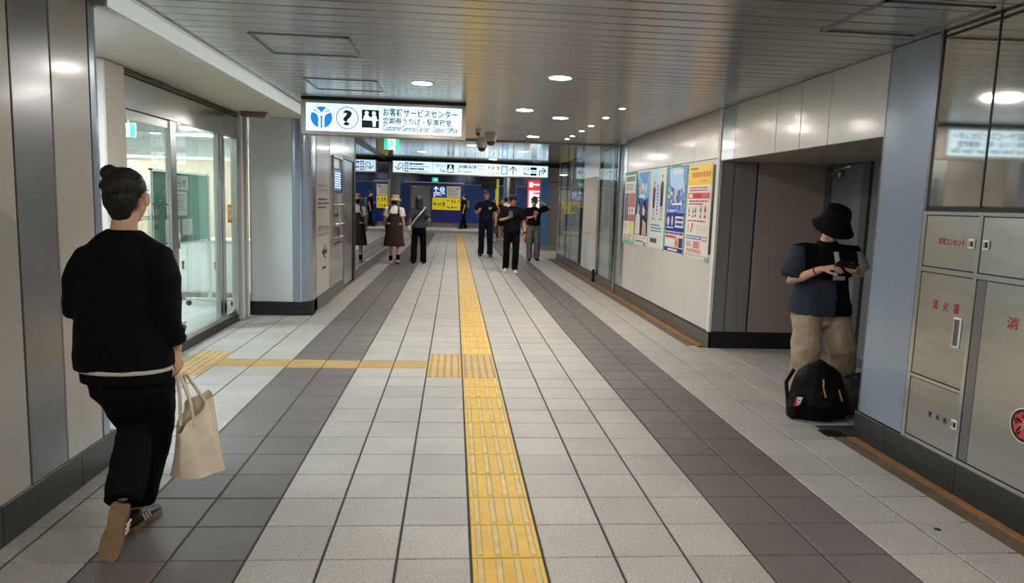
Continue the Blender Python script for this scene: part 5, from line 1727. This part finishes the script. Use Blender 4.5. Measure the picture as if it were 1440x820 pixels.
# loose black cardigan with puffed forearm cuffs
v = Vol()
v.loft([((-.015, .0, .725), .198, .140), ((-.02, .0, .84), .190, .138), ((-.02, .01, .98), .186, .135), ((-.012, .01, 1.10), .184, .125), ((-.008, .0, 1.165), .172, .112), ((-.005, .0, 1.215), .148, .100), ((-.003, .0, 1.258), .105, .080), ((0, .0, 1.292), .066, .066)], 26)
v.loft([((-.06, .0, 1.205), .060, .062), ((-.130, .0, 1.165), .072, .078), ((-.185, .02, 1.07), .072, .085), ((-.205, .04, .97), .066, .080), ((-.150, .13, .93), .058, .058), ((-.115, .185, .935), .048, .048)], 18, True)
v.loft([((.06, .0, 1.212), .060, .062), ((.122, .0, 1.172), .070, .078), ((.160, -.01, 1.09), .062, .075), ((.165, -.02, .98), .056, .068), ((.168, -.005, .905), .052, .056), ((.170, .002, .875), .044, .048)], 18, True)
v.loft([((.170, .002, .885), .050, .052), ((.171, .008, .868), .058, .060), ((.172, .012, .852), .048, .050)], 16)
v.loft([((.172, .012, .855), .046, .048), ((.174, .016, .838), .057, .058), ((.175, .02, .822), .047, .048)], 16)
v.build('cardigan', BLK, wo, .007, 4, .016, .11)
v = Vol()
v.loft([((-.012, .0, .708), .186, .130), ((-.012, .0, .727), .188, .132)], 26)
v.build('shirt_hem', WHITEC, wo, .005, 2)['label'] = 'thin white hem'
v = Vol()
v.loft([((-.012, .0, .66), .178, .126), ((-.012, .0, .712), .180, .127)], 26)
v.build('undershirt', BLK2, wo, .007, 2, .008)
v = Vol()
v.loft([((-.015, .0, .86), .145, .105), ((-.012, .0, .74), .166, .125), ((-.008, .01, .62), .150, .118), ((.0, .03, .54), .10, .09)], 22, False, True)
v.loft([((-.085, .0, .74), .095, .105), ((-.045, .05, .58), .090, .10), ((-.008, .085, .44), .080, .085), ((.008, -.02, .345), .080, .084), ((.026, -.13, .25), .076, .078), ((.034, -.175, .205), .072, .070)], 18, True)
v.loft([((.065, .0, .74), .095, .105), ((.055, .08, .60), .095, .10), ((.040, .12, .45), .084, .086), ((.012, .10, .27), .078, .080), ((-.006, .078, .14), .072, .072), ((-.008, .072, .095), .066, .070)], 18, True)
v.build('trousers', BLK2, wo, .007, 4, .022, .09)
shoe(wo, (-.028, -.025, 0.0), (.14, 1, 0), (0, 0, 1), .245, SHOE_B, SOLE_T, stripes=SHOE_W)
shoe(wo, (.050, -.235, .225), (-.16, -.13, -.86), (.05, .9, -.2), .235, SHOE_B, SOLE_T, stripes=SHOE_W)

# tote bag hanging from her hand
M_TOTE = mat('natural canvas', srgb(236, 222, 196), 0.85, vary=0.1, vscale=14, bump=0.4, bscale=420)
hc = V3((-1.335 + .190, 3.02 + .055, .675))           # where the fingers close
tb = thing('tote_bag', 'cream canvas tote bag hanging from the hand of the woman in black', 'bag', (-1.10, 3.10, .22))
tx_, ty_ = V3((.22, .975, 0)).normalized(), V3((.975, -.22, 0)).normalized()     # along the bag and across it
c0 = V3((-1.105, 3.10, .0))
bm_ = MB()
nu, nv = 14, 12


def tote_pt(i, j, side):
    u = -1 + 2 * i / nu
    t = j / nv
    z = .235 + .285 * t + .07 * u * (t - .1) + (.012 * math.cos(u * 3) if t > .9 else 0)
    half = .104 + .016 * t
    th = (.062 * (1 - t) + .030 + .014 * math.sin(3 * u + 1.2 * t)) * math.sqrt(max(0, 1 - abs(u) ** 4)) + .004
    fold = .010 * math.sin(7 * u + 3 * t) * t
    return c0 + tx_ * (u * half) + ty_ * (side * th + fold) + Z_ * z


for side in (1, -1):
    v_ = [tote_pt(i, j, side) for j in range(nv + 1) for i in range(nu + 1)]
    f_ = [(j * (nu + 1) + i, j * (nu + 1) + i + 1, (j + 1) * (nu + 1) + i + 1, (j + 1) * (nu + 1) + i) for j in range(nv) for i in range(nu)]
    bm_.add(v_, f_ if side > 0 else [q[::-1] for q in f_], M_TOTE, True)
v_ = [tote_pt(i, 0, 1) for i in range(nu + 1)] + [tote_pt(i, 0, -1) for i in range(nu + 1)]
bm_.add(v_, [(i, nu + 1 + i, nu + 2 + i, i + 1) for i in range(nu)], M_TOTE, True)
for e in (0, nu):
    v_ = [tote_pt(e, j, 1) for j in range(nv + 1)] + [tote_pt(e, j, -1) for j in range(nv + 1)]
    bm_.add(v_, [(j, j + 1, nv + 2 + j, nv + 1 + j) for j in range(nv)], M_TOTE, True)
tbo = bm_.build('canvas_body', tb)
for side in (1, -1):
    a = tote_pt(4, nv, side) - Z_ * .04
    b = tote_pt(10, nv, side) - Z_ * .04
    k = hc + ty_ * side * .008
    pts_ = [a, lerp(a, k, .5) + Z_ * .015, k - tx_ * .02, k + tx_ * .02, lerp(b, k, .5) + Z_ * .015, b]
    MB().tube(pts_, .008, M_TOTE, 8).build('handle', tb)

# ------------------------------------------------------------------ the man in the bucket hat by the alcove
MY = 5.15
mo_ = person('man in black bucket hat, patchwork tee and khaki trousers, looking at phone by alcove', 2.80, MY, PI)
Lp = lambda u, v, y: loc_of(mo_, at(u, v, y))
J = skeleton(1.66, pelvis=(0, -.02, .80), waist=(0, -.01, .93), chest=(0, .0, 1.08), neck=(0, .02, 1.235), head=(0, .085, 1.365),
             shL=(-.182, .0, 1.150), shR=(.182, .0, 1.162), elL=(-.262, .03, .985), elR=(.262, .02, .93), wrL=(-.125, .215, 1.03), wrR=(.135, .215, 1.045),
             hipL=(-.10, -.02, .78), hipR=(.10, -.02, .78), knL=(-.16, .06, .42), knR=(.13, .08, .42), anL=(-.26, -.04, .09), anR=(.14, .07, .09))
fr = head_frame(.10, .52)
ph_c = V3((.005, .315, 1.085))
body(mo_, J, fr, SKIN, .0055, {'R': ((-.8, .55, .22), (-.25, -.25, -.9), .75), 'L': ((.65, .65, .15), (.1, -.2, 1.0), .85)})
face_parts(mo_, J['head'], fr, 1.0)
hair_cap(mo_, J['head'], fr, HAIRB, .98, .024, .01)
x, y, z = fr
c = J['head']
v = Vol()
v.loft([(c + z * .030 - y * .008, .098, .112), (c + z * .085 - y * .010, .094, .106), (c + z * .130 - y * .012, .080, .092), (c + z * .138 - y * .012, .05, .06)], 22, False, False, right=x)
v.loft([(c - z * .030 + y * .0, .152, .168), (c - z * .008 + y * .0, .130, .146), (c + z * .036 - y * .006, .100, .114)], 24, False, False, right=x)
v.build('bucket_hat', BLK2, mo_, .006, 3, .008, .05)


def recolour(o):
    for m in (SLATE, cloth('pale grey cotton', (176, 170, 166)), WHITEC):
        o.data.materials.append(m)
    for p in o.data.polygons:
        q = p.center
        if q.x > .205 and q.z < 1.20:
            p.material_index = 1
        elif q.x < -.200 and q.z < 1.17:
            p.material_index = 2
        elif q.x > -.035 and q.z < .955 and q.y > -.05:
            p.material_index = 1
    from mathutils.bvhtree import BVHTree
    bv = BVHTree.FromPolygons([v.co for v in o.data.vertices], [list(p.vertices) for p in o.data.polygons])
    b = MB()

    def patch(x0, x1, z0, z1, n=8):
        k = 8
        vs = []
        for j in range(k + 1):
            for i in range(n + 1):
                xx, zz = x0 + (x1 - x0) * i / n, z0 + (z1 - z0) * j / k
                h = bv.ray_cast(V3((xx, 1.0, zz)), V3((0, -1, 0)))
                vs.append(V3((xx, (h[0].y if h[0] else .15) + .003, zz)))
        b.add(vs, [(j * (n + 1) + i, j * (n + 1) + i + 1, (j + 1) * (n + 1) + i + 1, (j + 1) * (n + 1) + i) for j in range(k) for i in range(n)], WHITEC, True)
    patch(-.005, -.045, .955, 1.165)
    patch(-.045, -.115, .955, .985)
    b.build('shirt_stripe', mo_, True)['label'] = 'pale L shaped stripe on the chest'


top(mo_, J, BLK, 'tshirt', .045, .69, .255, .88, 1.75, .008, .022, after=recolour, wide=1.05)
trousers(mo_, J, KHAKI, .115, .105, .098, .07, .008, .024, crotch=.60)
shoe(mo_, (.13, .0, 0), (.25, 1, 0), Z_, .27, SHOE_B, SOLE_W)
shoe(mo_, (-.27, -.11, 0), (-.35, 1, 0), Z_, .27, SHOE_B, SOLE_W)
bb = MB()
w0 = lerp(J['wrR'], J['elR'], .18)
d_ = (J['elR'] - J['wrR']).normalized()
A = d_.orthogonal().normalized(); B = d_.cross(A)
bb.tube([w0 + A * (.031 * math.cos(t)) + B * (.031 * math.sin(t)) for t in [2 * PI * i / 16 for i in range(17)]], .005, mat('red cord', srgb(150, 30, 30), .6), 6)
bb.build('bracelet', mo_, True)['label'] = 'red cord bracelet'
bb = MB()
w0 = lerp(J['wrL'], J['elL'], .12)
d_ = (J['elL'] - J['wrL']).normalized()
A = d_.orthogonal().normalized(); B = d_.cross(A)
bb.tube([w0 + A * (.031 * math.cos(t)) + B * (.031 * math.sin(t)) for t in [2 * PI * i / 16 for i in range(17)]], .006, M_STEEL_L, 6)
bb.build('watch', mo_, True)


def phone(center, d, n, label, group=None):
    """a slab: d along its length, n out of the screen"""
    d, n = V3(d).normalized(), V3(n)
    n = (n - n.dot(d) * d).normalized()
    w_ = d.cross(n)
    t = thing('smartphone', label, 'phone', tuple(center))
    b = MB()
    vs = []
    for sz in (-.004, .004):
        for a, q in ((-1, -.92), (-.92, -1), (.92, -1), (1, -.92), (1, .92), (.92, 1), (-.92, 1), (-1, .92)):
            vs.append(V3(center) + w_ * (.036 * a) + d * (.074 * q) + n * sz)
    b.add(vs, [list(range(8))[::-1], list(range(8, 16))] + [(i, (i + 1) % 8, 8 + (i + 1) % 8, 8 + i) for i in range(8)], M_BLACK)
    b.build('phone_body', t)
    b = MB()
    b.add([V3(center) + w_ * (.033 * a) + d * (.070 * q) + n * .0046 for a, q in ((-1, -1), (1, -1), (1, 1), (-1, 1))], [(0, 1, 2, 3)], mat('phone screen', srgb(40, 46, 56), 0.1, emit=.25, emit_col=srgb(120, 150, 180)))
    b.build('screen', t)
    return t


phone(world_of(mo_) @ ph_c, (-1, .15, .15), (0, .5, .85), 'dark smartphone held in both hands by the man in the bucket hat')

# backpack and grey sack on the floor in front of him
bp = thing('backpack', 'black backpack with tan zip pulls and a red tag standing on the floor', 'bag', (2.62, 4.72, 0))
M_PACK = cloth('black nylon', (10, 10, 11), 0.6)
v = Vol()
cx = 2.60
v.loft([((cx, 4.74, .012), .185, .115), ((cx, 4.735, .06), .200, .128), ((cx + .004, 4.735, .18), .196, .126), ((cx + .010, 4.742, .26), .180, .118), ((cx + .015, 4.752, .325), .148, .100), ((cx + .018, 4.76, .365), .105, .078), ((cx + .02, 4.765, .385), .055, .045)], 22, False, True)
v.loft([((cx + .02, 4.625, .03), .150, .045), ((cx + .02, 4.615, .12), .155, .055), ((cx + .02, 4.63, .22), .120, .035)], 18, True, True)
v.loft([((cx - .19, 4.70, .02), .03, .06), ((cx - .195, 4.70, .10), .035, .065), ((cx - .18, 4.70, .17), .02, .05)], 14, True, True, right=(1, 0, 0))
vb_ = v
root_inv = world_of(bp).inverted()
vb_.v = [root_inv @ q for q in vb_.v]
vb_.build('pack_body', M_PACK, bp, .007, 4, .014, .08)
b = MB()
b.tube([(cx - .15, 4.80, .33), (cx - .21, 4.78, .24), (cx - .205, 4.74, .10), (cx - .17, 4.70, .03)], .014, M_PACK, 8)
b.build('shoulder_strap', bp)
M_PULL = mat('tan cord', srgb(176, 112, 52), .6)
for px_, pz_, h_ in ((cx - .035, .275, .085), (cx + .085, .235, .07)):
    b = MB()
    b.tube([(px_, 4.600, pz_), (px_ - .003, 4.578, pz_ - h_ * .35), (px_ + .001, 4.566, pz_ - h_ * .7), (px_ + .006, 4.560, pz_ - h_)], .0062, M_PULL, 6)
    b.build('zip_pull', bp)['label'] = 'tan cord zip pull'
b = MB()
b.tube([(cx - .032, 4.605, .305), (cx - .036, 4.59, .29), (cx - .034, 4.59, .27)], .007, M_STEEL_L, 6)
b.build('zip_clip', bp)
p = Print((cx - .215, 4.640, .105), V3((.85, -.52, 0)), V3((.15, 0, 1)))
p.poly([(0, 0), (.03, .004), (.042, .062), (.006, .07)], mat('tag red', srgb(200, 40, 44), .6), .001); p.poly([(.020, .012), (.040, .020), (.048, .072), (.012, .072)], M_PAPER, .002); p.line([(.022, .026), (.036, .030)], .006, M_INKK, .003); p.line([(.020, .046), (.038, .050)], .006, M_INKK, .003)
p.build('tag', bp)['label'] = 'red and white tag'
gs = thing('sack', 'dark grey soft sack slumped between the black backpack and the wall corner', 'bag', (2.92, 4.86, 0))
v = Vol()
v.loft([((2.90, 4.82, .012), .12, .09), ((2.92, 4.83, .08), .14, .105), ((2.93, 4.84, .18), .125, .095), ((2.935, 4.85, .26), .10, .07), ((2.93, 4.85, .285), .085, .03)], 18, False, False)
root_inv = world_of(gs).inverted()
v.v = [root_inv @ q for q in v.v]
v.build('sack_body', cloth('dark grey nylon', (52, 52, 56), .6), gs, .007, 3, .03, .07)
b = MB()
b.tube([(2.86, 4.83, .275), (2.90, 4.80, .30), (2.96, 4.81, .295), (3.0, 4.86, .27)], .009, M_BLACK, 6)
b.build('drawstring', gs)

# ------------------------------------------------------------------ two women walking away
hat_w = person('woman in beige hat, white tee and long brown pinafore dress walking away', -1.32, 16.1, 0)
J = skeleton(1.52, anL=(-.08, .10, .08), anR=(.10, -.14, .12), knL=(-.08, .10, .45), knR=(.09, .02, .44), wrR=(.205, .06, .74), elR=(.195, -.03, 1.0), elL=(-.21, -.01, 1.0), wrL=(-.20, .14, .80))
fr = head_frame(0, .05)
body(hat_w, J, fr, SKIN, .010, {'L': ((0, .3, -1), (1, 0, 0), .5), 'R': ((0, .2, -1), (-1, 0, 0), .5)})
face_parts(hat_w, J['head'], fr, .97)
hair_cap(hat_w, J['head'], fr, HAIRB, .97, .03, .03, 1.02)
c = J['head']
x, y, z = fr
M_HAT = cloth('beige felt', (176, 150, 120))
v = Vol()
v.loft([(c + z * .03 - y * .01, .104, .116), (c + z * .10 - y * .012, .102, .112), (c + z * .14 - y * .012, .085, .092)], 20, False, False, right=x)
v.loft([(c + z * .004, .158, .170), (c + z * .026, .150, .162), (c + z * .050, .106, .118)], 20, False, False, right=x)
v.build('hat', M_HAT, hat_w, .009, 2)
top(hat_w, J, WHITEC, 'tshirt', .03, .88, None, .75, 1.6, .012, .012)
v = Vol()
v.loft([((0, 0, .40), .245, .20), ((0, 0, .62), .205, .165), ((0, 0, .82), .185, .15), ((0, .0, .98), .160, .130), ((0, .01, 1.12), .168, .135)], 22)
for k in (-1, 1):
    v.loft([((k * .10, -.10, 1.10), .02, .03), ((k * .10, -.085, 1.24), .018, .02), ((k * .095, -.02, 1.29), .018, .02), ((k * .095, .07, 1.24), .018, .02), ((k * .10, .12, 1.10), .02, .03)], 10)
v.build('pinafore_dress', BROWNC, hat_w, .012, 3, .02, .14)
for k, a in (('L', J['anL']), ('R', J['anR'])):
    Vol().limb([a + Z_ * .10, a - Z_ * .02], [.044, .042], False, False).build('sock', BLK2, hat_w, .008, 1)
shoe(hat_w, (-.08, .05, 0), (0, 1, 0), Z_, .24, SHOE_W, SOLE_W)
shoe(hat_w, (.10, -.19, .06), (0, 1, -.25), (0, .25, 1), .24, SHOE_W, SOLE_W)
MB().tube([(-.15, -.13, 1.02), (-.10, -.14, 1.14), (-.05, -.10, 1.27)], .009, SHOE_W, 6).build('bag_strap', hat_w, True)['label'] = 'white thin strap'

cap_w = person('person in black cap, grey tee and wide black trousers with a white strap', -.77, 16.05, 0)
J = skeleton(1.50, anL=(-.11, -.05, .08), anR=(.11, .06, .08), knL=(-.10, .0, .43), knR=(.10, .05, .43), wrL=(-.205, .10, .74), elL=(-.195, -.02, 1.0), elR=(.235, -.08, 1.0), wrR=(.20, .10, .90))
fr = head_frame(0, .10)
body(cap_w, J, fr, SKIN, .010, {'L': ((0, .3, -1), (1, 0, 0), .5), 'R': ((-.3, .9, .1), (-.8, 0, -.3), .6)})
face_parts(cap_w, J['head'], fr, .96)
hair_cap(cap_w, J['head'], fr, HAIRB, .98, .034, .05, 1.12, lambda v, c, x, y, z, s: v.loft([(c - y * .06 + z * .02, .085, .06), (c - y * .075 - z * .10, .088, .05), (c - y * .075 - z * .17, .06, .035)], 14, True, True))
c = J['head']
v = Vol()
v.loft([(c + fr[2] * .045 - fr[1] * .012, .092, .104), (c + fr[2] * .10 - fr[1] * .015, .082, .092), (c + fr[2] * .125 - fr[1] * .015, .05, .06)], 18, False, True)
v.loft([(c + fr[2] * .05 + fr[1] * .06, .075, .010), (c + fr[2] * .045 + fr[1] * .16, .055, .008)], 14, False, True, right=(1, 0, 0))
v.build('cap', CHAR, cap_w, .008, 2)
top(cap_w, J, CHAR, 'tshirt', .03, .82, None, .8, 1.6, .012, .014)
trousers(cap_w, J, BLK2, .090, .078, .082, .05, .012, .016)
shoe(cap_w, (-.11, -.10, 0), (0, 1, 0), Z_, .24, SHOE_B, SOLE_W)
shoe(cap_w, (.11, .01, 0), (.1, 1, 0), Z_, .24, SHOE_B, SOLE_W)
MB().tube([(-.17, -.10, .86), (-.10, -.135, .98), (.0, -.142, 1.10), (.10, -.115, 1.22), (.13, -.03, 1.285), (.10, .09, 1.18), (-.05, .15, 1.02), (-.17, .10, .86)], [.014] * 8, SHOE_W, 6).build('bag_strap', cap_w, True)['label'] = 'white strap'
MB().ball((-.215, .02, .80), .09, SHOE_W, 14, 10, (.45, 1.1, .9)).build('shoulder_pouch', cap_w, True)['label'] = 'white pouch'

# ------------------------------------------------------------------ uniformed man
of_ = person('man in dark navy uniform with short sleeves and white name badge walking this way', .86, 19.1, PI)
J = skeleton(1.75, anL=(-.125, .06, .09), anR=(.115, -.02, .09), knL=(-.115, .05, .50), knR=(.11, .03, .50), elR=(.275, -.02, 1.16), wrR=(.22, .19, 1.17), elL=(-.26, -.02, 1.14), wrL=(-.26, .10, .92))
fr = head_frame(.35, .12)
body(of_, J, fr, SKIN, .011, {'R': ((-.2, .5, .8), (-.5, 0, .3), .9), 'L': ((0, .3, -1), (1, 0, 0), .5)}, 1.08)
face_parts(of_, J['head'], fr, 1.0)
hair_cap(of_, J['head'], fr, HAIRB, 1.0, .024, -.02)
top(of_, J, NAVY, 'uniform_shirt', .028, .92, .185, .75, 1.5, .012, .010, neck=.074, wide=1.12)
Vol().loft([(J['neck'] - Z_ * .03, .082, .080), (J['neck'] + Z_ * .025 + Y_ * .005, .068, .066)], 18).build('collar', NAVY, of_, .009, 1)
trousers(of_, J, NAVY, .092, .078, .076, .05, .012, .014)
b = MB(); b.box((-.13, .145, 1.255), (-.06, .158, 1.285), M_PAPER); b.build('badge', of_, True)
b = MB(); b.box((-.15, .142, 1.30), (-.05, .152, 1.315), mat('gold braid', srgb(190, 160, 90), .5)); b.build('emblem', of_, True)
b = MB(); b.box((-.025, .132, .955), (.025, .150, .99), M_STEEL_L); b.build('belt_buckle', of_, True)
shoe(of_, (-.125, .0, 0), (-.1, 1, 0), Z_, .27, SHOE_B, SHOE_B)
shoe(of_, (.115, -.08, 0), (.15, 1, 0), Z_, .27, SHOE_B, SHOE_B)

# ------------------------------------------------------------------ man with sunglasses looking at a phone
ph_m = person('man in sunglasses, black tee and black trousers with white sneakers, holding a phone', 1.21, 14.8, PI)
J = skeleton(1.62, anL=(-.075, .14, .08), anR=(.10, -.10, .10), knR=(.105, .08, .46), knL=(-.09, .12, .46), elR=(.245, .0, 1.08), wrR=(.115, .22, 1.13), elL=(-.25, -.03, 1.06), wrL=(-.275, .04, .80))
fr = head_frame(.05, .25)
body(ph_m, J, fr, SKIN2, .009, {'R': ((-.6, .5, .5), (-.4, -.4, .6), .8), 'L': ((0, .2, -1), (1, .1, 0), .7)}, 1.05)
face_parts(ph_m, J['head'], fr, .98, True)
hair_cap(ph_m, J['head'], fr, HAIRB, 1.0, .012, .0, 1.05, lambda v, c, x, y, z, s: v.ball(c + z * .09 + y * .045, .06, .035, .026, (x, y, z)))
top(ph_m, J, BLK, 'tshirt', .035, .82, .19, .82, 1.6, .011, .014, wide=1.05)
trousers(ph_m, J, BLK2, .090, .076, .066, .07, .011, .018)
shoe(ph_m, (-.075, .08, 0), (-.05, 1, 0), Z_, .26, SHOE_W, SOLE_W)
shoe(ph_m, (.10, -.15, .02), (.1, 1, -.08), Z_, .26, SHOE_W, SOLE_W)
MB().cyl(lerp(J['wrL'], J['elL'], .08), lerp(J['wrL'], J['elL'], .2), .036, M_BLACK, 14).build('watch', ph_m, True)
phone(world_of(ph_m) @ V3((.055, .285, 1.205)), (.1, .35, .9), (-.1, -.85, .4), 'smartphone held up by the man in sunglasses')
cup = tag(MB().cyl((1.21 + .275, 14.8 - .06, .665), (1.21 + .275, 14.8 - .07, .735), .022, mat('red plastic', srgb(196, 40, 46), .4), 14, .026).build('small_bottle'), 'small red bottle in the lowered hand of the man in sunglasses', 'bottle')
centre(cup)

# ------------------------------------------------------------------ person with cap and hand fan
fan_p = person('person in dark cap, black tee and grey wide trousers, hand raised to head', 2.03, 18.1, PI)
J = skeleton(1.60, anL=(-.10, .02, .08), anR=(.09, .10, .08), knL=(-.10, .05, .46), knR=(.10, .08, .46), elR=(.235, .0, 1.06), wrR=(.06, .20, 1.10), elL=(-.36, .08, 1.36), wrL=(-.17, .09, 1.49))
fr = head_frame(-.1, .22)
body(fan_p, J, fr, SKIN, .010, {'R': ((-.6, .6, .3), (-.3, -.5, .6), .9), 'L': ((.75, -.1, .4), (.3, -.2, -.8), .5)})
face_parts(fan_p, J['head'], fr, .97)
hair_cap(fan_p, J['head'], fr, HAIRB, .96, .026, .01)
c = J['head']
v = Vol()
v.loft([(c + fr[2] * .045 - fr[1] * .010, .090, .102), (c + fr[2] * .10 - fr[1] * .012, .080, .090), (c + fr[2] * .125 - fr[1] * .012, .05, .06)], 18, False, True)
v.loft([(c + fr[2] * .052 + fr[1] * .06, .075, .010), (c + fr[2] * .040 + fr[1] * .15, .055, .008)], 14, False, True, right=(1, 0, 0))
v.build('cap', CHAR, fan_p, .008, 2)
top(fan_p, J, BLK, 'tshirt', .04, .90, .19, .95, 1.7, .012, .014)
trousers(fan_p, J, GREYC, .096, .088, .086, .05, .012, .02)
shoe(fan_p, (-.10, -.03, 0), (-.15, 1, 0), Z_, .25, SHOE_B, SHOE_B)
shoe(fan_p, (.09, .05, 0), (.1, 1, 0), Z_, .25, SHOE_B, SHOE_B)
fp = world_of(fan_p) @ V3((-.02, .28, 1.12))
hf = thing('hand_fan', 'pink hand fan held in front of the chest by the person in dark cap', 'fan', tuple(fp))
M_PINK = mat('pink plastic', srgb(216, 132, 150), .4)
MB().cyl(fp - Z_ * .09, fp + Z_ * .03, .013, M_PINK, 12).build('grip', hf)
ca = MB()
ca.tube([fp + Z_ * .085 + X_ * (.055 * math.cos(t)) + Z_ * (.055 * math.sin(t)) for t in [2 * PI * i / 20 for i in range(21)]], .008, M_PINK, 6)
for i in range(5):
    a = 2 * PI * i / 5
    ca.cyl(fp + Z_ * .085, fp + Z_ * .085 + X_ * (.05 * math.cos(a)) + Z_ * (.05 * math.sin(a)), .004, M_PINK, 6)
ca.build('cage', hf)
bl = MB()
for i in range(4):
    a = 2 * PI * i / 4 + .3
    d_ = X_ * math.cos(a) + Z_ * math.sin(a)
    n_ = Y_ * .4 + d_.cross(Y_) * .9
    o_ = fp + Z_ * .085 + Y_ * .012
    bl.add([o_ + d_ * .008, o_ + d_ * .02 + n_ * .018, o_ + d_ * .045 + n_ * .015, o_ + d_ * .045 - n_ * .008], [(0, 1, 2, 3)], M_PAPER)
bl.build('blade', hf)

# ------------------------------------------------------------------ people beyond the doorway
wa = person('woman with a tan shoulder bag and long brown skirt beyond the uniformed man', 1.47, 26.6, PI)
J = skeleton(1.56, anL=(-.07, .10, .08), anR=(.08, -.05, .08), elR=(.21, -.02, 1.02), wrR=(.2, .12, .84), elL=(-.22, .0, 1.02), wrL=(-.12, .18, .92))
fr = head_frame(0, .1)
body(wa, J, fr, SKIN, .014, {'L': ((.5, .6, -.2), (.3, -.3, -.6), .6), 'R': ((0, .3, -1), (-1, 0, 0), .5)})
face_parts(wa, J['head'], fr, .97)
hair_cap(wa, J['head'], fr, HAIRB, 1.0, .03, .04, 1.06, lambda v, c, x, y, z, s: v.loft([(c - y * .05, .085, .06), (c - y * .06 - z * .12, .092, .05), (c - y * .05 - z * .22, .08, .04)], 14, True, True), .01)
top(wa, J, mat('terracotta knit', srgb(170, 110, 86), .85), 'top', .02, .84, None, .35, 1.4, .014, .01)
v = Vol(); v.loft([((0, 0, .30), .22, .19), ((0, 0, .6), .18, .155), ((0, 0, .93), .135, .105)], 20)
v.build('skirt', cloth('brown grey skirt', (92, 76, 68)), wa, .014, 3, .03, .15)
shoe(wa, (-.07, .05, 0), (0, 1, 0), Z_, .24, SHOE_W, SOLE_W); shoe(wa, (.08, -.1, 0), (0, 1, 0), Z_, .24, SHOE_W, SOLE_W)
sb = thing('shoulder_bag', 'tan leather shoulder bag carried by the woman in the brown skirt', 'bag', (1.47 + .20, 26.6 - .20, .84))
M_LEA = mat('tan leather', srgb(184, 110, 58), .5)
MB().box((1.70, 26.40, .84), (1.94, 26.50, 1.04), M_LEA, .02).build('bag_body', sb)
MB().tube([(1.72, 26.45, 1.03), (1.67, 26.50, 1.20), (1.63, 26.60, 1.315), (1.68, 26.66, 1.20), (1.90, 26.46, 1.03)], .010, M_LEA, 6).build('strap', sb)

wbk = person('woman in a black top and dark shorts walking beside the tan shoulder bag', 1.80, 27.2, PI)
J = skeleton(1.58, anL=(-.08, -.08, .09), anR=(.08, .14, .08), knR=(.08, .12, .46))
fr = head_frame(.2, .05)
body(wbk, J, fr, SKIN, .014, {'L': ((0, .2, -1), (1, 0, 0), .5), 'R': ((0, .2, -1), (-1, 0, 0), .5)})
face_parts(wbk, J['head'], fr, .97)
hair_cap(wbk, J['head'], fr, HAIRB, 1.0, .03, .04, 1.08, lambda v, c, x, y, z, s: v.loft([(c - y * .05, .085, .06), (c - y * .06 - z * .12, .085, .05), (c - y * .05 - z * .18, .07, .04)], 14, True, True), .01)
top(wbk, J, BLK, 'tshirt', .03, .84, None, .8, 1.6, .014, .012)
v = Vol()
v.loft([(J['pelvis'] + Z_ * .05, .14, .10), (J['pelvis'] - Z_ * .1, .165, .125)], 18, False, True)
for k in 'LR':
    v.loft([(J['hip' + k], .10, .105), (lerp(J['hip' + k], J['kn' + k], .75), .105, .11)], 16, True)
v.build('shorts', NAVY, wbk, .014, 3, .012)
shoe(wbk, (-.08, -.14, .0), (0, 1, 0), Z_, .24, SHOE_W, SOLE_W); shoe(wbk, (.08, .09, 0), (0, 1, 0), Z_, .24, SHOE_W, SOLE_W)

wm = person('person in a loose white shirt and dark cap far behind the man in sunglasses', 2.12, 29.2, 0)
J = skeleton(1.66)
fr = head_frame(0, 0)
body(wm, J, fr, SKIN, .016, {'L': ((0, .2, -1), (1, 0, 0), .5), 'R': ((0, .2, -1), (-1, 0, 0), .5)})
face_parts(wm, J['head'], fr, 1.0)
hair_cap(wm, J['head'], fr, HAIRB, 1.04, .02, .0, 1.05, None, .01)
top(wm, J, WHITEC, 'shirt', .06, .80, .23, .95, 1.8, .016, .02, wide=1.15)
trousers(wm, J, NAVY, .105, .095, .09, .05, .015, .016)
shoe(wm, (-.09, -.07, 0), (0, 1, 0), Z_, .26, SHOE_B, SHOE_B); shoe(wm, (.09, -.07, 0), (0, 1, 0), Z_, .26, SHOE_B, SHOE_B)

ed = person('person in dark vest with grey pack past the end of the navy wall', .48, 34.3, PI / 2, .123)
J = skeleton(1.66, anL=(-.09, .12, .085), anR=(.09, -.1, .085), wrR=(.15, .22, 1.12), elR=(.23, .0, 1.12))
fr = head_frame(0, .2)
body(ed, J, fr, SKIN, .016, {'L': ((0, .2, -1), (1, 0, 0), .5), 'R': ((-.4, .8, .2), (-.5, 0, .6), .8)})
face_parts(ed, J['head'], fr, 1.0)
hair_cap(ed, J['head'], fr, HAIRB, 1.02, .02, .0, 1.05, None, .01)
top(ed, J, BLK, 'tshirt', .03, .86, None, .7, 1.5, .016, .012)
trousers(ed, J, BLK2, .10, .085, .08, .05, .015, .014)
shoe(ed, (-.09, .05, 0), (0, 1, 0), Z_, .26, SHOE_B, SHOE_B); shoe(ed, (.09, -.16, 0), (0, 1, 0), Z_, .26, SHOE_B, SHOE_B)
pk = MB(); pk.box((-.14, -.27, .98), (.14, -.13, 1.34), GREYC, .04); pk.build('pack', ed, True)['label'] = 'grey pack on the back'

bake_all()
